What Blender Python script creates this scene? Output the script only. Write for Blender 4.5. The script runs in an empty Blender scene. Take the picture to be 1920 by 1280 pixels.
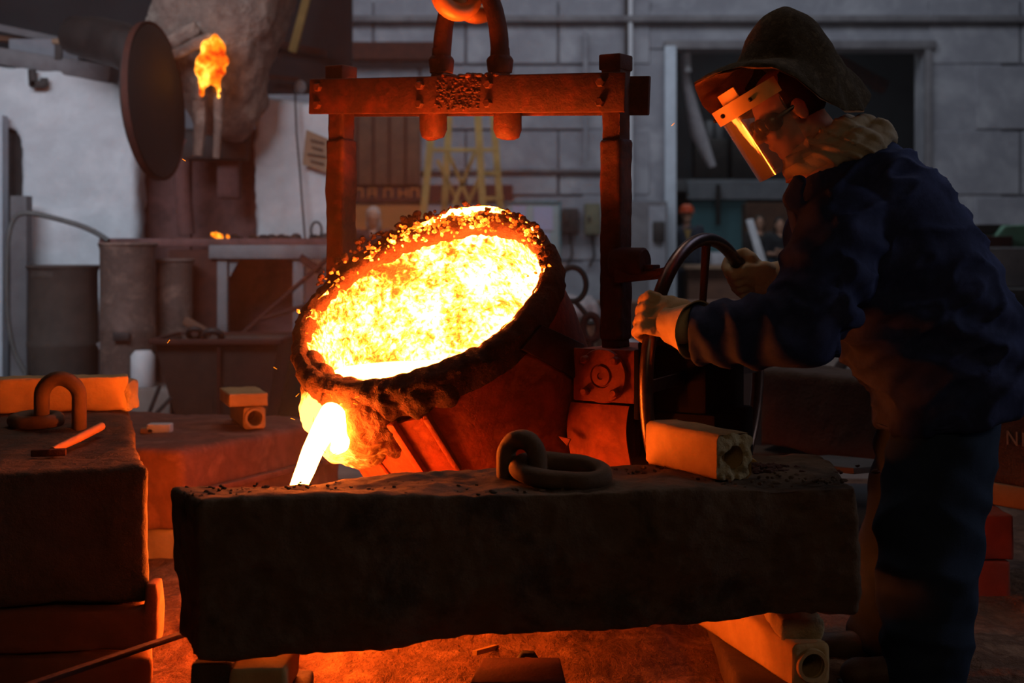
import bpy, bmesh, math, random
import numpy as np
from mathutils import Vector, Matrix, noise
from math import sin, cos, pi, radians, sqrt

random.seed(3)
SC = bpy.context.scene
C = SC.collection
# ------------------------------------------------------------------ camera
F = 2667.0; H = 1.15; HY = 459.0; CX = 960.0
cam = bpy.data.cameras.new('camera'); cam.lens = 50.0; cam.sensor_width = 36.0
cam.shift_y = -(640 - HY) / 1920.0
cam.dof.use_dof = True; cam.dof.focus_distance = 3.75; cam.dof.aperture_fstop = 3.2
cam.clip_start = 0.05; cam.clip_end = 100
co = bpy.data.objects.new('camera', cam); C.objects.link(co)
co.location = (0, 0, H); co.rotation_euler = (pi / 2, 0, 0)
SC.camera = co
SC.view_settings.view_transform = 'Standard'; SC.view_settings.look = 'None'
SC.view_settings.gamma = 1.0; SC.view_settings.use_curve_mapping = False
SC.view_settings.exposure = 0.0
# ------------------------------------------------------------------ world, daylight and front fill
w = bpy.data.worlds.new('world'); SC.world = w; w.use_nodes = True
w.node_tree.nodes['Background'].inputs[0].default_value = (0.30, 0.38, 0.55, 1)
w.node_tree.nodes['Background'].inputs[1].default_value = 0.012

def area(name, loc, target, sx, sy, power, col):
    l = bpy.data.lights.new(name, 'AREA'); l.shape = 'RECTANGLE'; l.size = sx; l.size_y = sy
    l.energy = power; l.color = col
    o = bpy.data.objects.new(name, l); C.objects.link(o); o.location = loc
    o.rotation_euler = (Vector(target) - Vector(loc)).to_track_quat('-Z', 'Y').to_euler()
    return o
area('skylight_far', (1.0, 15.5, 6.6), (1.2, 19.0, 0.0), 12, 3.0, 350, (0.80, 0.88, 1.0))
area('skylight_beyond', (3.2, 23.2, 5.2), (3.0, 23.6, 0.0), 5, 1.5, 45, (0.75, 0.90, 1.0))
area('skylight_left', (-3.2, 5.2, 3.6), (-2.6, 10.2, 1.5), 3.2, 1.2, 44, (0.80, 0.88, 1.0)).data.spread = radians(95)
area('front_fill', (0.8, -1.8, 3.4), (0.0, 3.5, 0.5), 2.0, 1.0, 12, (1.0, 0.66, 0.32))  # added dim warm fill from behind the camera, no real fitting
area('side_window', (6.2, 3.5, 2.8), (0.6, 3.5, 0.7), 1.4, 1.4, 30, (0.86, 0.90, 1.0))
area('skylight_right', (3.4, 6.2, 4.6), (1.2, 3.9, 1.0), 2.0, 1.2, 17, (0.55, 0.66, 1.0))
area('skylight_middle', (-0.3, 6.4, 5.6), (-0.2, 4.2, 0.4), 3.0, 1.2, 38, (1.0, 0.82, 0.70))

# ------------------------------------------------------------------ pixel -> place
def P(px, py, Y): return Vector(((px - CX) / F * Y, Y, H - (py - HY) / F * Y))
def PZ(px, py, Z):
    Y = (H - Z) * F / (py - HY)
    return Vector(((px - CX) / F * Y, Y, Z))
def lerp(a, b, t): return a + (b - a) * t

# ------------------------------------------------------------------ materials
def nodes_of(m):
    m.use_nodes = True; nt = m.node_tree; nt.nodes.clear()
    out = nt.nodes.new('ShaderNodeOutputMaterial'); b = nt.nodes.new('ShaderNodeBsdfPrincipled')
    nt.links.new(b.outputs[0], out.inputs[0])
    return nt, b, out
def ramp(nt, stops, fac):
    r = nt.nodes.new('ShaderNodeValToRGB'); e = r.color_ramp.elements
    while len(e) < len(stops): e.new(0.5)
    for i, (p, c) in enumerate(stops):
        e[i].position = p; e[i].color = (*c, 1) if len(c) == 3 else c
    nt.links.new(fac, r.inputs[0]); return r
def ntex(nt, coord, scale, detail=5, rough=0.6, dist=0.0):
    n = nt.nodes.new('ShaderNodeTexNoise'); n.inputs['Scale'].default_value = scale
    n.inputs['Detail'].default_value = detail; n.inputs['Roughness'].default_value = rough
    n.inputs['Distortion'].default_value = dist
    nt.links.new(coord, n.inputs['Vector']); return n
def mathn(nt, op, a, b=None, clamp=False):
    n = nt.nodes.new('ShaderNodeMath'); n.operation = op; n.use_clamp = clamp
    for i, v in enumerate((a, b)):
        if v is None: continue
        if isinstance(v, (int, float)): n.inputs[i].default_value = v
        else: nt.links.new(v, n.inputs[i])
    return n.outputs[0]
MATS = {}
def M(name, c1, c2=None, scale=4, rough=0.8, metal=0.0, bump=0.3, bscale=30, c3=None, spec=0.4, bdist=0.01, lo=0.35, hi=0.65):
    if name in MATS: return MATS[name]
    m = bpy.data.materials.new(name); nt, b, out = nodes_of(m)
    tc = nt.nodes.new('ShaderNodeTexCoord').outputs['Object']
    c2 = c2 or tuple(v * 0.7 for v in c1)
    n = ntex(nt, tc, scale, 6, 0.65, 0.3)
    st = [(lo, c1), (hi, c2)] if c3 is None else [(lo, c1), ((lo + hi) / 2, c2), (hi, c3)]
    r = ramp(nt, st, n.outputs[0]); nt.links.new(r.outputs[0], b.inputs['Base Color'])
    b.inputs['Roughness'].default_value = rough; b.inputs['Metallic'].default_value = metal
    b.inputs['Specular IOR Level'].default_value = spec
    if bump:
        n2 = ntex(nt, tc, bscale, 6, 0.7)
        bp = nt.nodes.new('ShaderNodeBump'); bp.inputs['Strength'].default_value = bump
        bp.inputs['Distance'].default_value = bdist
        nt.links.new(n2.outputs[0], bp.inputs['Height']); nt.links.new(bp.outputs[0], b.inputs['Normal'])
    MATS[name] = m; return m
stone = M('block_stone', (0.085, 0.050, 0.032), (0.12, 0.075, 0.050), 6, 0.92, 0, 0.6, 26, (0.05, 0.030, 0.020), bdist=0.012)
stone2 = M('block_stone_dark', (0.06, 0.035, 0.025), (0.09, 0.055, 0.038), 5, 0.92, 0, 0.7, 20, bdist=0.02)
brick_m = M('refractory_brick', (0.50, 0.33, 0.16), (0.38, 0.24, 0.11), 9, 0.9, 0, 0.5, 60, bdist=0.006)
brick_raw = M('refractory_broken', (0.58, 0.46, 0.28), (0.40, 0.30, 0.17), 14, 0.95, 0, 1.0, 45, bdist=0.02)
rust = M('rusted_steel', (0.075, 0.012, 0.006), (0.045, 0.009, 0.005), 7, 0.72, 0.0, 0.6, 45, (0.12, 0.022, 0.008), bdist=0.006)
rust_dark = M('dark_rusted_iron', (0.045, 0.012, 0.008), (0.075, 0.018, 0.010), 9, 0.75, 0.2, 0.6, 40, bdist=0.008)
shade_m = M('gear_shade_dark', (.014, .010, .009), (.009, .007, .006), 5, .95, 0, .3, 20, spec=.1)  # near-black colour holds the shade of gearbox sides turned from the fire
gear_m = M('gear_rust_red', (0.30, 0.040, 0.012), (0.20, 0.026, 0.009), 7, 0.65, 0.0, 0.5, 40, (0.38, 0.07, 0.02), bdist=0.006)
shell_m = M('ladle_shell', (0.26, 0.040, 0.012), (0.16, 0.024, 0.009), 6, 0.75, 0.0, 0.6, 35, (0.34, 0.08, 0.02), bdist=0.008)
crust_m = M('ladle_rim_slag', (0.045, 0.018, 0.012), (0.09, 0.03, 0.018), 16, 0.95, 0, 1.0, 40, bdist=0.03)
iron = M('worn_iron', (0.10, 0.065, 0.06), (0.06, 0.04, 0.038), 12, 0.42, 0.75, 0.25, 60, bdist=0.003)
steel_worn = M('bare_steel_rod', (0.16, 0.10, 0.085), (0.10, 0.06, 0.05), 20, 0.33, 0.85, 0.2, 80, bdist=0.002)
link_m = M('forged_link', (0.14, 0.075, 0.045), (0.09, 0.05, 0.03), 18, 0.75, 0.15, 0.5, 70, bdist=0.004)
sand = M('foundry_sand', (0.24, 0.115, 0.065), (0.13, 0.06, 0.035), 7, 0.95, 0, 1.0, 18, (0.30, 0.16, 0.10), bdist=0.05)
plaster = M('white_plaster', (0.66, 0.68, 0.72), (0.56, 0.58, 0.62), 1.6, 0.9, 0, 0.4, 9, (0.70, 0.72, 0.76), bdist=0.02)
wallp = M('back_wall_paint', (0.30, 0.30, 0.33), (0.22, 0.22, 0.25), 1.1, 0.9, 0, 0.4, 6, (0.34, 0.34, 0.37), bdist=0.03)
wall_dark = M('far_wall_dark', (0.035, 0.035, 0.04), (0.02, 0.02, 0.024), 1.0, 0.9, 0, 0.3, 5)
furn = M('furnace_shell', (0.10, 0.045, 0.042), (0.17, 0.075, 0.07), 2.4, 0.8, 0.1, 0.4, 12, (0.06, 0.03, 0.03))
hoodm = M('hood_clay', (0.30, 0.21, 0.17), (0.18, 0.12, 0.10), 3.5, 0.95, 0, 0.9, 9, (0.40, 0.31, 0.26), bdist=0.05)
drum = M('old_drum', (0.17, 0.11, 0.095), (0.10, 0.065, 0.055), 4, 0.8, 0.1, 0.4, 20, (0.24, 0.15, 0.12))
drum_d = M('dark_drum', (0.050, 0.037, 0.032), (0.085, 0.06, 0.05), 4, 0.8, 0.1, 0.4, 20)
blackm = M('soot_metal', (0.025, 0.02, 0.02), (0.045, 0.035, 0.033), 5, 0.6, 0.3, 0.3, 20)
greyst = M('grey_steel', (0.20, 0.19, 0.20), (0.12, 0.11, 0.12), 3, 0.7, 0.2, 0.3, 20)
pale = M('pale_painted_steel', (0.50, 0.55, 0.62), (0.40, 0.44, 0.5), 3, 0.7, 0, 0.1, 20)
wood_y = M('yellow_wood', (0.42, 0.27, 0.09), (0.32, 0.19, 0.06), 5, 0.8, 0, 0.2, 40)
wood_b = M('brown_wood', (0.16, 0.07, 0.04), (0.10, 0.045, 0.028), 4, 0.8, 0, 0.3, 30)
teal = M('teal_paint', (0.10, 0.23, 0.26), (0.08, 0.18, 0.21), 2, 0.8, 0, 0.1, 20)
green = M('machine_green', (0.13, 0.30, 0.20), (0.10, 0.22, 0.15), 4, 0.6, 0, 0.2, 20)
navy = M('navy_drill_cloth', (0.030, 0.042, 0.125), (0.020, 0.028, 0.085), 8, 0.85, 0, 0.35, 180, (0.038, 0.05, 0.14), spec=0.2, bdist=0.002)
navy2 = M('navy_trouser_cloth', (0.022, 0.038, 0.080), (0.014, 0.026, 0.055), 7, 0.88, 0, 0.35, 180, spec=0.2, bdist=0.002)
felt = M('brown_felt', (0.085, 0.060, 0.035), (0.055, 0.038, 0.022), 40, 0.97, 0, 0.8, 160, (0.11, 0.08, 0.05), spec=0.1, bdist=0.004)
towel = M('linen_scarf', (0.42, 0.34, 0.25), (0.34, 0.27, 0.19), 12, 0.95, 0, 0.5, 160, spec=0.1, bdist=0.003)
canvas = M('canvas_glove', (0.56, 0.42, 0.26), (0.46, 0.33, 0.20), 14, 0.92, 0, 0.5, 170, spec=0.15, bdist=0.003)
skin = M('skin', (0.46, 0.24, 0.16), (0.40, 0.20, 0.13), 10, 0.55, 0, 0.1, 120, spec=0.4, bdist=0.001)
band = M('shield_headband', (0.70, 0.42, 0.12), (0.62, 0.36, 0.10), 10, 0.5, 0, 0.05, 60)
bootm = M('boot_leather', (0.10, 0.045, 0.03), (0.06, 0.03, 0.02), 12, 0.5, 0, 0.3, 60)
blackrub = M('black_rubber', (0.02, 0.02, 0.02), (0.03, 0.03, 0.03), 6, 0.5, 0, 0.1, 40)
hosem = M('grey_hose', (0.12, 0.12, 0.12), (0.08, 0.08, 0.08), 6, 0.6, 0, 0.1, 40)
paperm = M('lavender_paper', (0.42, 0.40, 0.55), (0.38, 0.36, 0.5), 3, 0.9, 0, 0)
boardm = M('notice_board', (0.33, 0.38, 0.38), (0.28, 0.32, 0.33), 2, 0.9, 0, 0)
banner_m = M('banner_red', (0.10, 0.025, 0.02), (0.07, 0.02, 0.018), 3, 0.9, 0, 0)
letter_m = M('banner_letter', (0.45, 0.16, 0.05), (0.38, 0.13, 0.04), 3, 0.9, 0, 0)
orange_m = M('orange_plastic', (0.75, 0.10, 0.02), (0.65, 0.08, 0.02), 3, 0.5, 0, 0)
olive = M('olive_board', (0.15, 0.14, 0.09), (0.11, 0.10, 0.065), 4, 0.85, 0, 0.3, 20)
cardb = M('cardboard', (0.30, 0.19, 0.12), (0.25, 0.15, 0.10), 5, 0.9, 0, 0.1, 20)
inkm = M('faded_ink', (0.12, 0.07, 0.05), None, 5, 0.9, 0, 0)
white_m = M('white_plastic', (0.62, 0.63, 0.66), (0.5, 0.5, 0.54), 4, 0.6, 0, 0)
sackm = M('white_sack', (0.50, 0.49, 0.52), (0.38, 0.36, 0.40), 8, 0.8, 0, 0.6, 30)
chalk = M('chalk', (0.30, 0.27, 0.24), None, 30, 0.95, 0, 0)
dusty = M('dusty_floor', (0.30, 0.24, 0.21), (0.22, 0.17, 0.15), 1.2, 0.9, 0, 0.3, 8, (0.36, 0.30, 0.27))

def emis(name, col, strength):
    m = bpy.data.materials.new(name); nt, b, out = nodes_of(m)
    b.inputs['Base Color'].default_value = (0.1, 0.03, 0.01, 1)
    b.inputs['Emission Color'].default_value = (*col, 1); b.inputs['Emission Strength'].default_value = strength
    return m
HOT = (1.0, 0.15, 0.015)
molten = emis('molten_iron', HOT, 80)
stream_m = emis('pouring_iron', (1.0, 0.15, 0.012), 210)
flame_m = None
def heat_mat(name, spots, fine, base_hot, ragged, k=1.0, bias=0.0):
    """glowing slag: hot where near the melt (spots in the object's own frame), broken by cooled crust"""
    m = bpy.data.materials.new(name); nt, b, out = nodes_of(m)
    tc = nt.nodes.new('ShaderNodeTexCoord').outputs['Object']
    heat = None
    for (c, rad) in spots:
        vm = nt.nodes.new('ShaderNodeVectorMath'); vm.operation = 'DISTANCE'
        nt.links.new(tc, vm.inputs[0]); vm.inputs[1].default_value = c
        h = mathn(nt, 'SUBTRACT', 1.0, mathn(nt, 'DIVIDE', vm.outputs['Value'], rad))
        heat = h if heat is None else mathn(nt, 'MAXIMUM', heat, h)
    n1 = ntex(nt, tc, fine, 4, 0.6, 0.6); n2 = ntex(nt, tc, fine * 0.13, 4, 0.6, 0.4)
    v = mathn(nt, 'ADD', heat, mathn(nt, 'MULTIPLY', mathn(nt, 'SUBTRACT', n1.outputs[0], 0.5), ragged))
    v = mathn(nt, 'ADD', v, mathn(nt, 'MULTIPLY', mathn(nt, 'SUBTRACT', n2.outputs[0], 0.5), ragged * 0.9))
    v = mathn(nt, 'ADD', v, base_hot, True)
    r = ramp(nt, [(0.0, (0.10, 0.004, 0.0)), (0.18, (0.5, 0.018, 0.001)), (0.34, (2.2, 0.22, 0.008)), (0.48, (6, 0.95, 0.06)), (0.64, (26, 4.2, 0.5)), (0.82, (85, 13, 1.7))], v)
    nt.links.new(r.outputs[0], b.inputs['Emission Color']); b.inputs['Emission Strength'].default_value = k
    b.inputs['Base Color'].default_value = (0.06, 0.02, 0.012, 1); b.inputs['Roughness'].default_value = 0.95
    bp = nt.nodes.new('ShaderNodeBump'); bp.inputs['Strength'].default_value = 0.8; bp.inputs['Distance'].default_value = 0.02
    nt.links.new(n1.outputs[0], bp.inputs['Height']); nt.links.new(bp.outputs[0], b.inputs['Normal'])
    return m

# ------------------------------------------------------------------ mesh helpers
ORG = {}
def tagit(o, label=None, cat=None, group=None, kind=None):
    if label: o['label'] = label
    if cat: o['category'] = cat
    if group: o['group'] = group
    if kind: o['kind'] = kind
    return o
def thing(name, label, cat, loc, group=None, kind=None):
    o = bpy.data.objects.new(name, None); C.objects.link(o); o.location = loc
    o.empty_display_size = 0.1; ORG[o.name] = Vector(loc)
    return tagit(o, label, cat, group, kind)
def frame_from(z, x=None):
    z = Vector(z).normalized()
    if x is None: x = Vector((1, 0, 0)) if abs(z.x) < 0.9 else Vector((0, 1, 0))
    x = Vector(x); x = (x - z * x.dot(z)).normalized(); y = z.cross(x)
    return x, y, z
class MB:
    def __init__(s): s.v = []; s.f = []
    def add(s, v, f):
        o = len(s.v); s.v += [Vector(p) for p in v]; s.f += [tuple(i + o for i in q) for q in f]; return s
    def hexa(s, c):   # bottom 4 (ccw from above), top 4
        return s.add(c, [(3, 2, 1, 0), (4, 5, 6, 7), (0, 1, 5, 4), (1, 2, 6, 5), (2, 3, 7, 6), (3, 0, 4, 7)])
    def box(s, c, size, ax=None):
        c = Vector(c); X, Y, Z = ax or (Vector((1, 0, 0)), Vector((0, 1, 0)), Vector((0, 0, 1)))
        a, b, d = size[0] / 2, size[1] / 2, size[2] / 2
        p = [c + X * i * a + Y * j * b + Z * k * d for k in (-1, 1) for (i, j) in ((-1, -1), (1, -1), (1, 1), (-1, 1))]
        return s.hexa(p)
    def bar(s, p0, p1, wdt, hgt, up=(0, 0, 1)):
        p0, p1 = Vector(p0), Vector(p1); d = (p1 - p0); L = d.length; d.normalize()
        u = Vector(up); u = (u - d * u.dot(d)).normalized(); sd = u.cross(d)
        return s.box((p0 + p1) / 2, (L, wdt, hgt), (d, sd, u))
    def loft(s, rings, cap0=True, cap1=True, closed=False):
        n = len(rings[0]); v = [p for r in rings for p in r]; f = []
        m = len(rings)
        for i in range(m if closed else m - 1):
            a, b = i * n, ((i + 1) % m) * n
            for j in range(n):
                k = (j + 1) % n; f.append((a + j, a + k, b + k, b + j))
        if not closed:
            if cap0: f.append(tuple(reversed(range(n))))
            if cap1: f.append(tuple((m - 1) * n + j for j in range(n)))
        return s.add(v, f)
    def tube(s, pts, r, n=12, closed=False, caps=True, squash=None):
        pts = [Vector(p) for p in pts]; m = len(pts); rings = []; prev = None
        for i, p in enumerate(pts):
            if closed: t = pts[(i + 1) % m] - pts[i - 1]
            else: t = pts[min(i + 1, m - 1)] - pts[max(i - 1, 0)]
            t.normalize()
            if prev is None: x, y, _ = frame_from(t)
            else:
                x = prev - t * prev.dot(t); x.normalize(); y = t.cross(x)
            prev = x; rr = r(i / (m - 1 if m > 1 else 1)) if callable(r) else (r[i] if isinstance(r, (list, tuple)) else r)
            rings.append([p + (x * cos(2 * pi * j / n) + y * sin(2 * pi * j / n)) * rr for j in range(n)])
        return s.loft(rings, caps, caps, closed)
    def lathe(s, prof, n, o, ax, cap0=False, cap1=False, fn=None):
        X, Y, Z = ax; o = Vector(o); rings = []
        for (r, h) in prof:
            ring = []
            for j in range(n):
                a = 2 * pi * j / n; rr, hh = (r, h) if fn is None else fn(r, h, a)
                ring.append(o + (X * cos(a) + Y * sin(a)) * rr + Z * hh)
            rings.append(ring)
        return s.loft(rings, cap0, cap1)
    def ball(s, c, rad, ax=None, nu=16, nv=10):
        c = Vector(c); X, Y, Z = ax or (Vector((1, 0, 0)), Vector((0, 1, 0)), Vector((0, 0, 1)))
        if isinstance(rad, (int, float)): rad = (rad,) * 3
        rings = []
        for i in range(1, nv):
            t = pi * i / nv
            rings.append([c - Z * cos(t) * rad[2] + (X * cos(2 * pi * j / nu) * rad[0] + Y * sin(2 * pi * j / nu) * rad[1]) * sin(t) for j in range(nu)])
        o = len(s.v); s.loft(rings, False, False)
        b = len(s.v); s.v += [c - Z * rad[2], c + Z * rad[2]]; m = len(rings)
        for j in range(nu):
            k = (j + 1) % nu
            s.f.append((b, o + k, o + j)); s.f.append((b + 1, o + (m - 1) * nu + j, o + (m - 1) * nu + k))
        return s
    def cap(s, p0, p1, r0, r1, n=16):
        p0, p1 = Vector(p0), Vector(p1)
        s.tube([p0, lerp(p0, p1, .5), p1], [r0, (r0 + r1) / 2, r1], n); s.ball(p0, r0); s.ball(p1, r1); return s
    def prism(s, poly, d):
        """extrude a planar polygon of 3-D points by vector d"""
        n = len(poly); d = Vector(d)
        v = [Vector(p) for p in poly] + [Vector(p) + d for p in poly]
        f = [tuple(reversed(range(n))), tuple(range(n, 2 * n))] + [(i, (i + 1) % n, n + (i + 1) % n, n + i) for i in range(n)]
        return s.add(v, f)
def noisy(verts, normals, spec, seed=0):
    off = Vector((seed * 7.3, seed * 3.1, seed * 5.7)); out = []
    for v, nn in zip(verts, normals):
        d = 0
        for (amp, sc) in spec: d += amp * noise.noise(v * sc + off)
        out.append(v + nn * d)
    return out
def build(mb, name, mat, parent=None, label=None, cat=None, group=None, kind=None, smooth=True, bevel=0, seg=2,
          voxel=0, sm=0, nz=None, seed=0, fn=None, frame=None, recalc=True, solid=0, subs=0, angle=40):
    if frame is None:
        if parent is not None: org = ORG[parent.name]
        else:
            xs = [p.x for p in mb.v]; ys = [p.y for p in mb.v]; zs = [p.z for p in mb.v]
            org = Vector(((min(xs) + max(xs)) / 2, (min(ys) + max(ys)) / 2, min(zs)))
    else: org = Vector((0, 0, 0))
    me = bpy.data.meshes.new(name)
    me.from_pydata([tuple(p - org) for p in mb.v], [], mb.f); me.update()
    if recalc:
        bm = bmesh.new(); bm.from_mesh(me); bmesh.ops.recalc_face_normals(bm, faces=bm.faces); bm.to_mesh(me); bm.free()
    o = bpy.data.objects.new(name, me); C.objects.link(o)
    if bevel:
        md = o.modifiers.new('b', 'BEVEL'); md.width = bevel; md.segments = seg; md.limit_method = 'ANGLE'; md.angle_limit = radians(35)
    if solid:
        md = o.modifiers.new('s', 'SOLIDIFY'); md.thickness = solid; md.offset = 0
    if subs:
        md = o.modifiers.new('u', 'SUBSURF'); md.levels = subs; md.render_levels = subs
    if voxel:
        md = o.modifiers.new('r', 'REMESH'); md.mode = 'VOXEL'; md.voxel_size = voxel
        if sm:
            md = o.modifiers.new('m', 'SMOOTH'); md.iterations = sm; md.factor = 0.5
    if bevel or solid or subs or voxel:
        dg = bpy.context.evaluated_depsgraph_get(); dg.update()
        me2 = bpy.data.meshes.new_from_object(o.evaluated_get(dg)); o.modifiers.clear(); o.data = me2
        bpy.data.meshes.remove(me); me = me2; me.name = name
    if nz or fn:
        vs = [v.co.copy() for v in me.vertices]; ns = [v.normal.copy() for v in me.vertices]
        if nz: vs = noisy(vs, ns, nz, seed)
        if fn: vs = [fn(v + org, n) - org for v, n in zip(vs, ns)]
        flat = np.array([c for v in vs for c in v], dtype=np.float32); me.vertices.foreach_set('co', flat); me.update()
    me.materials.clear(); me.materials.append(mat)
    me.polygons.foreach_set('use_smooth', [bool(smooth)] * len(me.polygons))
    if smooth and not voxel:
        try: me.set_sharp_from_angle(angle=radians(angle))
        except Exception: pass
    if frame is not None:   # mesh given in its own frame; place with matrix
        mw = frame.copy()
        if parent is not None: mw.translation = mw.translation - ORG[parent.name]; o.parent = parent
        o.matrix_basis = mw; ORG[o.name] = frame.translation.copy()
    elif parent is not None:
        o.parent = parent; ORG[o.name] = org
    else:
        o.location = org; ORG[o.name] = org
    return tagit(o, label, cat, group, kind)
def rbox(mb=None): return MB()

# =================================================================== the hall
FLX = 60
m_ = MB()
def ground_z(x, y):
    z = 0.0
    # sand heaps under and around the mould being poured
    z += 0.17 * math.exp(-(((x - 0.05) / 0.75) ** 2 + ((y - 4.15) / 0.42) ** 2))
    z += 0.06 * math.exp(-(((x + 0.95) / 0.4) ** 2 + ((y - 4.6) / 0.7) ** 2))
    z += 0.05 * math.exp(-(((x - 1.4) / 0.5) ** 2 + ((y - 4.6) / 0.6) ** 2))
    q = noise.noise(Vector((x * 3.1, y * 3.1, 0))) * 0.030 + noise.noise(Vector((x * 9, y * 9, 4))) * 0.016 + noise.noise(Vector((x * 28, y * 28, 9))) * 0.006
    k = max(0.0, 1 - max(0, y - 5.5) / 1.5) if y > 5.5 else 1.0
    return z * k + (q - 0.008) * k
nx, ny = 300, 260
x0, x1, y0, y1 = -2.6, 2.8, 1.8, 7.0
vs = [(lerp(x0, x1, i / nx), lerp(y0, y1, j / ny)) for j in range(ny + 1) for i in range(nx + 1)]
m_.add([(x, y, ground_z(x, y) * (1 if x0 < x < x1 and y0 < y < y1 else 0)) for x, y in vs],
       [(j * (nx + 1) + i, j * (nx + 1) + i + 1, (j + 1) * (nx + 1) + i + 1, (j + 1) * (nx + 1) + i) for j in range(ny) for i in range(nx)])
build(m_, 'floor', sand, kind='structure', recalc=False)
m_ = MB()
for (a, b, c, d) in ((-9, x0, -3, 30), (x1, 10, -3, 30), (x0, x1, -3, y0), (x0, x1, y1, 30)):
    m_.add([(a, c, 0), (b, c, 0), (b, d, 0), (a, d, 0)], [(0, 1, 2, 3)])
build(m_, 'floor', dusty, kind='structure', recalc=False, smooth=False)
WY = 20.0
OX0, OX1, OZ = (1265 - CX) / F * WY, (1732 - CX) / F * WY, H + (HY - 92) / F * WY   # big gateway
wall = thing('wall_back', None, None, (0, WY + 0.2, 0), kind='structure')
core = MB()
core.box((lerp(-9, OX0, .5), WY + 0.25, 3.5), (OX0 + 9, 0.4, 7)); core.box((lerp(OX1, 10, .5), WY + 0.25, 3.5), (10 - OX1, 0.4, 7))
core.box(((OX0 + OX1) / 2, WY + 0.25, (OZ + 7) / 2), (OX1 - OX0, 0.4, 7 - OZ))
build(core, 'core', wallp, wall, smooth=False)
pw, ph = 1.30, 0.92
pm = MB().box((0, 0, 0), (pw - 0.03, 0.09, ph - 0.03)); proto = None
for r_ in range(5):
    z = ph * (r_ + 0.5)
    for c_ in range(-7, 8):
        x = c_ * pw + (pw / 2 if r_ % 2 else 0)
        if abs(x) > 9: continue
        if x + pw / 2 > OX0 and x - pw / 2 < OX1 and z - ph / 2 < OZ:
            continue
        if proto is None:
            proto = build(MB().box((x, WY + 0.02, z), (pw - 0.03, 0.09, ph - 0.03)), 'wall_panel', wallp, wall, bevel=0.012, seg=1)
            px0, pz0 = x, z; pr = proto
        else:
            pr = proto.copy(); C.objects.link(pr); pr.location = (x - px0, random.uniform(-.012, .012), z - pz0)
# filler strips beside the gateway
fs = MB(); 
for (a, b) in ((OX0 - 1.3, OX0), (OX1, OX1 + 1.1)):
    fs.box(((a + b) / 2, WY + 0.03, OZ / 2), (b - a - .02, 0.06, OZ - .02))
fs.box(((OX0 + OX1) / 2, WY + 0.03, OZ + 0.28), (OX1 - OX0 + 2.4, 0.06, 0.54))
build(fs, 'gateway_surround', wallp, wall, smooth=False)
j = MB().box((OX0 - 0.07, WY - 0.06, OZ / 2 - .02), (0.16, 0.14, OZ + 0.1)); build(j, 'trim_1', pale, kind='structure', bevel=.01)
j = MB().box((OX1 + 0.05, WY - 0.04, OZ / 2), (0.10, 0.10, OZ + 0.1)); build(j, 'trim_2', greyst, kind='structure', bevel=.01)
j = MB().box(((OX0 + OX1) / 2, WY - 0.05, OZ + 0.05), (OX1 - OX0 + 0.3, 0.12, 0.12)); build(j, 'trim_3', greyst, kind='structure', bevel=.01)
j = MB().box((1.0, WY - 0.10, P(0, 38, WY).z), (16, 0.16, 0.09)); build(j, 'trim_4', greyst, kind='structure', bevel=.01)
j = MB().box((-0.3, WY - 0.06, P(0, 320, WY).z), (3.9, 0.10, 0.05)); build(j, 'trim_5', greyst, kind='structure', bevel=.01)
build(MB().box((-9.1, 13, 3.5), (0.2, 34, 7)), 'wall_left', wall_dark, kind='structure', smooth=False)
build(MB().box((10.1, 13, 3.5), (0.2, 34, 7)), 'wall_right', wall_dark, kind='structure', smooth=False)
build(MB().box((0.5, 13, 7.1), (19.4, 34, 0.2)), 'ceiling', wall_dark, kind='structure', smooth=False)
# hall beyond the gateway
FY = 26.0
def fx(px, Y=FY): return (px - CX) / F * Y
def fz(py, Y=FY): return H - (py - HY) / F * Y
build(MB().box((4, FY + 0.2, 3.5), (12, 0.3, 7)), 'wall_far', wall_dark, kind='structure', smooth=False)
def panel(name, mat, xa, ya, xb, yb, Y, d, **k):
    b0 = MB().box(((fx(xa, Y) + fx(xb, Y)) / 2, Y + d / 2, (fz(ya, Y) + fz(yb, Y)) / 2), (abs(fx(xb, Y) - fx(xa, Y)), d, abs(fz(yb, Y) - fz(ya, Y))))
    return build(b0, name, mat, bevel=k.pop('bevel', 0.01), seg=1, **k)
panel('partition_wall', teal, 1296, 372, 1400, 545, 24.5, 0.1, label='teal painted low partition wall beyond the gateway', cat='partition')
panel('lintel_beam', wallp, 1290, 338, 1500, 374, 24.4, 0.2, label='pale horizontal concrete lintel above the teal partition beyond the gateway', cat='beam')
panel('wooden_cupboard', wood_b, 1400, 380, 1500, 560, 24.0, 0.5, label='brown wooden cupboard behind the standing woman', cat='cupboard')
panel('iron_post', blackm, 1343, 345, 1351, 422, 24.3, 0.08, label='short black post hanging in front of the teal partition', cat='post')
build(MB().box((fx(1380, 25.3), 25.3, fz(338, 25) - .10), (4.2, 1.5, .2)), 'trim_8', greyst, kind='structure', smooth=False)
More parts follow.
